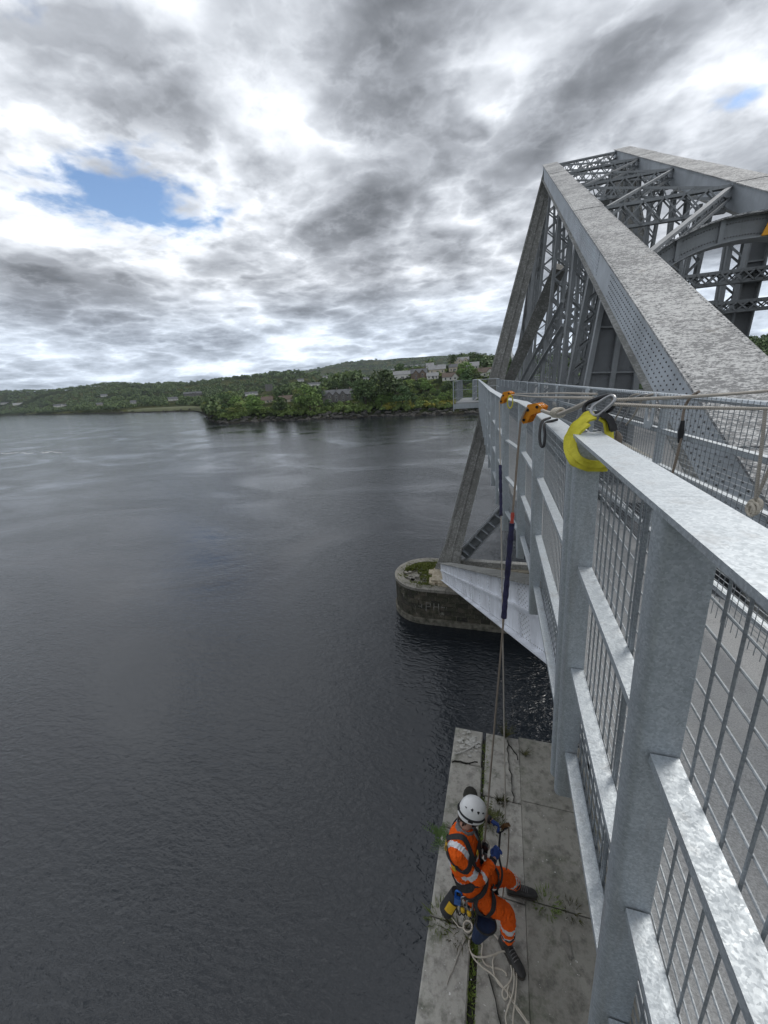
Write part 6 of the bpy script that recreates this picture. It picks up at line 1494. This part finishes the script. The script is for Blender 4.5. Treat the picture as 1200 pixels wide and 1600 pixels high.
# gloves with five fingers closed on what they hold
def glove(wr, d, palm_n, thumb_side, curl, label=None):
    d = Vector(d).normalized(); pn = Vector(palm_n); pn = (pn - d * pn.dot(d)).normalized(); sd_ = d.cross(pn).normalized() * thumb_side
    m = MB(); pc = wr + d * 0.055
    m.loft([[wr + sd_ * (a * 0.030) + pn * (b * 0.021) for a, b in [(math.cos(t), math.sin(t)) for t in np.linspace(0, 2 * PI, 13)[:-1]]], [wr + d * 0.045 + sd_ * (a * 0.043) + pn * (b * 0.019) for a, b in [(math.cos(t), math.sin(t)) for t in np.linspace(0, 2 * PI, 13)[:-1]]], [wr + d * 0.098 + sd_ * (a * 0.044) + pn * (b * 0.016) for a, b in [(math.cos(t), math.sin(t)) for t in np.linspace(0, 2 * PI, 13)[:-1]]]])
    for k, (off, ln) in enumerate(((0.033, 0.068), (0.011, 0.078), (-0.011, 0.073), (-0.032, 0.056))):
        p = wr + d * 0.09 + sd_ * off; a = curl * 0.35; q = [p]
        for j in range(3):
            a += curl * (0.75 + 0.05 * k); p = p + (d * math.cos(a) + pn * math.sin(a)) * ln * (0.42, 0.33, 0.25)[j]; q.append(p)
        m.tube(q, [0.0115, 0.011, 0.0105, 0.009], 8)
    p = wr + d * 0.030 + sd_ * 0.034; m.tube([p, p + (d * 0.6 + sd_ * 0.55 + pn * 0.5) * 0.032, p + (d * 0.6 + sd_ * 0.55 + pn * 0.5) * 0.032 + (d * 0.75 + pn * 0.65 - sd_ * 0.1) * 0.030], [0.014, 0.012, 0.010], 8)
    o, _ = remesh(m, 0.0048, 2, 'glove', M['glove'], worker)
    m = MB(); m.tube([wr - d * 0.025, wr + d * 0.012], [0.035, 0.036], 14); m.build('cuff', M['gloveblk'], o, smooth=True)
glove(wrN, G(0.100, 2.690, 1.135) - wrN, (0.45, -0.2, 0.85), -1, 0.95)
glove(wrF, G(0.125, 2.845, 1.130) - wrF, (0.1, -0.55, -0.6), 1, 0.75)
# helmet
m = MB(); R_ = []
prof = [(1.0, -0.028, 1.10), (1.02, 0.0, 1.07), (1.0, 0.03, 1.0), (0.95, 0.062, 0.95), (0.82, 0.098, 0.82), (0.60, 0.125, 0.60), (0.32, 0.140, 0.32), (0.06, 0.144, 0.06)]
for k_, z, kf in prof:
    q = []
    for j in range(28):
        a = 2 * PI * j / 28; f = math.cos(a); dip = (-0.040 * (0.5 - 0.5 * f) ** 1.2 - 0.012 * abs(math.sin(a))) * max(0, (0.05 - z) / 0.08); br = 1.0 + (0.10 if z < -0.01 and f > 0.3 else 0)
        q.append(HP(0.126 * k_ * f * br - 0.006, 0.102 * k_ * math.sin(a), z * 0.93 + dip + 0.018))
    R_.append(q)
m.loft(R_); hel = m.build('helmet', M['helmet'], worker); smooth_sharp(hel, 60)
m = MB(); q = [HP(0.131 * math.cos(a) - 0.006, 0.107 * math.sin(a), 0.030 - 0.030 * (0.5 - 0.5 * math.cos(a))) for a in np.linspace(0.55, 2 * PI - 0.55, 40)]
ribbon(m, q, 0.017, 0.008, lambda i: q[i] - HC); m.build('headband_strap', M['black'], hel)
m = MB(); m.box(HP(-0.030, -0.108, 0.005), (0.045, 0.014, 0.026), HM); m.box(HP(-0.030, 0.108, 0.005), (0.045, 0.014, 0.026), HM); m.box(HP(-0.137, 0, 0.002), (0.014, 0.05, 0.03), HM); m.build('strap_clip', M['blackmetal'], hel)
for f, l_, u in ((0.02, -0.083, 0.088), (-0.04, -0.080, 0.088), (0.070, -0.064, 0.083), (0.02, 0.083, 0.088), (-0.04, 0.080, 0.088), (-0.090, -0.050, 0.073), (-0.090, 0.050, 0.073)):
    c = HP(f - 0.006, l_, u + 0.018); nrm = (c - HP(-0.006, 0, 0.018)).normalized(); q = nrm.orthogonal().normalized(); m = MB(); e = q.cross(nrm); c = c - nrm * 0.004; m.prism([c + q * 0.014 - e * 0.006, c - q * 0.008 - e * 0.012, c - q * 0.010 + e * 0.012, c + q * 0.012 + e * 0.007], nrm * 0.006); m.build('vent', M['blackmetal'], hel)
m = MB(); 
for s_ in (-1, 1): q = curve([HP(0.0, s_ * 0.100, 0.0), HP(0.01, s_ * 0.088, -0.05), HP(0.035, s_ * 0.06, -0.105), HP(0.05, 0, -0.130)], 5); ribbon(m, q, 0.014, 0.004, lambda i: q[i] - HP(0, 0, -0.04))
m.build('chin_strap', M['black'], hel)
# harness
hz_ = []
def strap(pts, w, mat, name='strap', k=8, off=0.0125, th=0.007, closed=False):
    q = curve(pts, k); P_, Nn = [], []
    for p in q:
        r = BV.find_nearest(p); P_.append(r[0] + r[1] * off); Nn.append(r[1])
    for _ in range(2):
        P_ = [P_[0]] + [(P_[i - 1] + P_[i] * 2 + P_[i + 1]) / 4 for i in range(1, len(P_) - 1)] + [P_[-1]]; Nn = [Nn[0]] + [(Nn[i - 1] + Nn[i] * 2 + Nn[i + 1]).normalized() for i in range(1, len(Nn) - 1)] + [Nn[-1]]
    m = MB(); ribbon(m, P_, w, th, lambda i: Nn[i]); return m
har = MB()
def addm(m): 
    o = len(har.v); har.v += m.v; har.f += [tuple(i + o for i in f) for f in m.f]; har.m += m.m
def around(i, f=0.0, g=0.03):
    c, a, b = SP[i]; up = SP[i + 1][0] - SP[i - 1][0]; e = ell(c + up.normalized() * f, up, lat, a + g, b + g, 24); return e + [e[0]]
addm(strap(around(3, -0.02), 0.075, None, k=2)); addm(strap(around(2, -0.02), 0.05, None, k=2))
fwd = lat.cross((SP[6][0] - SP[3][0]).normalized()).normalized()
def tp(i, u, f): c, a, b = SP[i]; return c + lat * a * u + fwd * b * f
addm(strap([tp(3, -0.4, 1.1), tp(4, -0.5, 1.1), tp(5, -0.55, 1.1), tp(6, -0.55, 0.9), tp(7, -0.75, 0.2) + Vector((0, 0, .05)), tp(6, -0.5, -1.1), tp(5, -0.35, -1.1), tp(4, -0.15, -1.1), tp(3, 0, -1.1)], 0.045, None))
addm(strap([tp(3, 0.4, 1.1), tp(4, 0.5, 1.1), tp(5, 0.55, 1.1), tp(6, 0.55, 0.9), tp(7, 0.75, 0.2) + Vector((0, 0, .05)), tp(6, 0.5, -1.1), tp(5, 0.35, -1.1), tp(4, 0.15, -1.1), tp(3, 0, -1.1)], 0.045, None))
addm(strap([tp(6, -0.55, 1.1), tp(5, -0.9, 0.7), tp(5, -1.05, 0.0) + Vector((0, 0, .03)), tp(6, -0.7, -0.9), tp(6, -0.2, -1.1)], 0.05, None))
addm(strap([tp(5, -0.5, 1.15), tp(5, 0, 1.2), tp(5, 0.5, 1.15)], 0.045, None))
for hp_, kn_, s_ in ((hpN, knN, -1), (hpF, knF, 1)):
    c = hp_.lerp(kn_, 0.36); d = kn_ - hp_; e = ell(c, d, lat, .13, .13, 20); addm(strap(e + [e[0]], 0.05, None, k=2))
    addm(strap([tp(2, 0.75 * s_, 0.6), hp_ + lat * s_ * 0.12 + fwd * 0.06, c + lat * s_ * 0.13 + Vector((0, 0, .02))], 0.04, None))
har.build('harness', M['black'], worker)
m = strap([tp(6, -0.72, -0.55), tp(6, -0.5, -1.1), tp(5, -0.42, -1.15)], 0.05, None, off=0.014); m.build('shoulder_pad', M['hyellow'], worker)
m = strap([tp(5, -0.25, 1.2), tp(5, 0.0, 1.2)], 0.055, None, off=0.016); m.build('chest_patch', M['hyellow'], worker)
m = strap([tp(5, -1.02, -0.25), tp(5, -1.06, 0.05)], 0.05, None, off=0.016); m.build('side_buckle', M['hyellow'], worker)
m = MB(); 
c = tp(5, 0.1, 1.25) + Vector((0.02, 0, -0.03)); m.tube([c + Vector((0.0, 0.02 * math.cos(a), 0.035 * math.sin(a))) for a in np.linspace(0, 2 * PI, 16)[:-1]], 0.006, 6, True)
c = tp(3, 0.0, 1.3) + Vector((0.02, 0, 0)); m.tube([c + Vector((0.0, 0.03 * math.cos(a), 0.03 * math.sin(a))) for a in np.linspace(0, 2 * PI, 16)[:-1]], 0.006, 6, True)
m.build('harness_ring', M['alu'], worker)
# gear: chest ascender, rope grab, bags and clips
cw = CH + Vector((0, 0, ZC))
as_ = empty('chest_ascender', cw, 'black and silver rope device at the worker\'s chest', 'rope device')
m = MB(); m.prism([cw + Vector(p) for p in ((-.02, -.03, -.10), (.03, -.03, -.10), (.035, -.03, .02), (.01, -.03, .05), (-.02, -.03, .03))], (0, 0.03, 0)); m.build('device_body', M['blackmetal'], as_)
m = MB(); m.tube([cw + Vector((0.01 + 0.035 * math.cos(a), 0.03, -0.05 + 0.075 * math.sin(a))) for a in np.linspace(0, 2 * PI, 20)[:-1]], 0.008, 7, True); m.build('loop', M['rope_pale'], as_, smooth=True)
m = MB(); m.prism([cw + Vector(p) for p in ((0.0, -.045, -.14), (.035, -.045, -.13), (.03, -.045, -.06), (.0, -.045, -.05))], (0, 0.012, 0)); m.build('cam_plate', M['alu'], as_)
m = MB(); m.tube(curve([cw + Vector((0.02, 0.0, -0.10)), cw + Vector((-0.06, -0.03, -0.17)), tp(3, 0.0, 1.2)], 6), 0.010, 8); m.build('tether', M['black'], as_, smooth=True)
hd = HD + Vector((0, 0, ZC)); gr_ = empty('rope_grab', hd, 'brown metal rope grab held in the worker\'s gloves', 'rope device')
gm = Matrix.Rotation(0.5, 3, 'Y') @ Matrix.Rotation(0.6, 3, 'Z'); M['bronze'] = simple('bronze_anodised', (0.20, 0.10, 0.035), (0.12, 0.06, 0.025), 40, 0.4, 0.5, 0.2)
m = MB(); m.box(hd, (0.075, 0.034, 0.060), gm); m.build('grab_body', M['bronze'], gr_)
m = MB(); m.box(hd + gm @ Vector((-0.02, -0.022, 0.004)), (0.04, 0.008, 0.035), gm); m.tube([hd + gm @ Vector((0.02, -0.024, 0.01)), hd + gm @ Vector((0.02, 0.024, 0.01))], 0.010, 8); m.build('cam', M['blackmetal'], gr_)
m = carab(hd + Vector((-0.045, -0.02, -0.035)), (0.7, 0.1, 0.6), (0, 1, 0.2), 0.09, 0.045, 0.006); m.build('clip', M['blackmetal'], gr_, smooth=True)
m = MB(); m.tube(curve([hd + Vector((-0.05, -0.03, -0.05)), hd + Vector((-0.06, -0.20, -0.13)), G(0.13, 2.60, 0.86), G(0.11, 2.56, 0.74), G(0.055, 2.55, 0.74), G(-0.01, 2.52, 0.86), tp(3, -0.2, 1.25)], 8), 0.010, 8); single_ = m.build('lanyard', M['black'], loc=hd, smooth=True); tag(single_, 'black lanyard looping from the rope grab to the harness', 'lanyard')
def frustum(m, a, b, ra, rb, n=18, sq=1.0, l=None):
    ax = (b - a).normalized(); l = l or lat; m.loft([ell(a, ax, l, ra, ra * sq, n), ell(a.lerp(b, .5), ax, l, (ra + rb) / 2 * 1.03, (ra + rb) / 2 * sq * 1.03, n), ell(b, ax, l, rb, rb * sq, n)])
bt, bb_ = G(-0.010, 2.300, 0.60), G(-0.085, 2.270, 0.385); bag = empty('tool_bag', bt, 'navy blue tapered tool bag hanging from the harness', 'bag')
m = MB(); frustum(m, bb_, bt, 0.060, 0.108, 18, 0.72, Vector((0.8, 0.5, 0))); m.build('bag_body', M['navy'], bag, smooth=False)
m = MB(); e = ell(bt, bt - bb_, Vector((0.8, 0.5, 0)), .110, .080, 22); m.tube(e, 0.009, 6, True); m.build('bag_rim', M['black'], bag, smooth=True)
m = MB(); m.tube(curve([e[0], bt + Vector((-0.04, 0.02, 0.12)), tp(2, -0.95, 0.3)], 6), 0.007, 6); m.tube(curve([e[11], bt + Vector((-0.08, 0.04, 0.12)), tp(2, -0.95, 0.1)], 6), 0.007, 6); m.build('bag_strap', M['black'], bag, smooth=True)
pt, pb = G(-0.285, 2.365, 0.800), G(-0.385, 2.300, 0.600); po = empty('belt_pouch', pt, 'black round pouch with a yellow patch at the worker\'s back hip', 'pouch')
m = MB(); frustum(m, pb, pt, 0.070, 0.060, 20, 0.95); smooth_sharp(m.build('pouch_body', M['black'], po), 50)
ax = (pt - pb).normalized(); ov_ = Vector((0.15, -0.75, 0.65)); ov_ = (ov_ - ax * ov_.dot(ax)).normalized(); sv = ax.cross(ov_); m = MB(); R_ = []
for t in (0.28, 0.72):
    c = pb.lerp(pt, t); R_.append([c + (ov_ * math.cos(a) + sv * math.sin(a)) * 0.0745 for a in np.linspace(-0.55, 0.55, 7)])
m.add(R_[0] + R_[1], [(i, i + 1, 8 + i, 7 + i) for i in range(6)]); m.build('yellow_patch', M['hyellow'], po)
m = MB(); m.tube(curve([pt, pt + Vector((0.02, 0.0, 0.06)), tp(3, -0.8, -0.6)], 5), 0.008, 6); m.build('pouch_loop', M['black'], po, smooth=True)
for k, (c, a_, s_, mt, lb, ln) in enumerate(((G(-0.205, 2.300, 0.83), (0.15, -.1, -1), (1, .2, 0), 'alu', 'left of two silver carabiners on the near hip', .12), (G(-0.160, 2.290, 0.82), (0.1, -.1, -1), (1, .3, .1), 'alu', 'right of two silver carabiners on the near hip', .12), (G(-0.265, 2.320, 0.86), (-.1, -.1, -1), (1, 0, 0.2), 'blue', 'blue carabiner on the back hip above the pouch', .10))):
    m = carab(c, a_, s_, ln, 0.055, 0.006 if mt != 'blue' else 0.010); o = m.build('carabiner', M[mt], loc=c, smooth=True); tag(o, lb, 'carabiner', 'carabiners on the harness')
m = MB(); c = G(-0.275, 2.315, 0.81); m.prism([c + Vector(p) for p in ((-.03, 0, -.05), (.03, 0, -.05), (.035, 0, .04), (-.025, 0, .05))], (0.0, -0.03, 0.01)); o = m.build('descender', M['blue'], loc=c); tag(o, 'blue metal descender clipped at the back hip', 'rope device')
for k, (x, y) in enumerate(((-0.225, 2.285), (-0.165, 2.275))):
    m = MB(); m.tube([G(x, y, 0.755), G(x + .005, y - .005, 0.72)], [0.018, 0.021], 10); o = m.build('hand_tool', M['hyellow'], loc=G(x, y, .75), smooth=True); tag(o, ('left', 'right')[k] + ' yellow tool handle below the silver carabiners', 'tool')
m = MB()
for k in range(5):
    x = -0.26 + 0.035 * k; m.tube(curve([G(x, 2.33, 0.86), G(x - .02, 2.285, 0.74), G(x + .01, 2.27, 0.66 + .02 * (k % 3)), G(x + .03, 2.285, 0.74), G(x + .02, 2.33, 0.86)], 6), 0.0055, 6)
o = m.build('cord_loops', M['black'], loc=G(-.2, 2.3, .8), smooth=True); tag(o, 'tangle of black cord loops on the near hip of the harness', 'cords')
# ================================================================== thin sea haze over the loch
hm, hb = newmat('haze_air'); N.remove(hb); pv = N.new('ShaderNodeVolumePrincipled'); pv.inputs['Color'].default_value = (0.80, 0.90, 1.0, 1); pv.inputs['Density'].default_value = 0.000055; pv.inputs['Anisotropy'].default_value = 0.0
L.new(pv.outputs[0], [n for n in N if n.type == 'OUTPUT_MATERIAL'][0].inputs['Volume'])
if HAZE:
    m = MB(); m.box((0, 2700, 177), (16400, 6200, 380)); o = m.build('haze', hm, kind='stuff'); tag(o, 'pale thin haze over the loch and the far hills', 'haze')
print('trees', NT[0], 'stones', nb, 'objects', len(bpy.data.objects), 'tris', sum(len(o.data.polygons) for o in bpy.data.objects if o.type == 'MESH'))
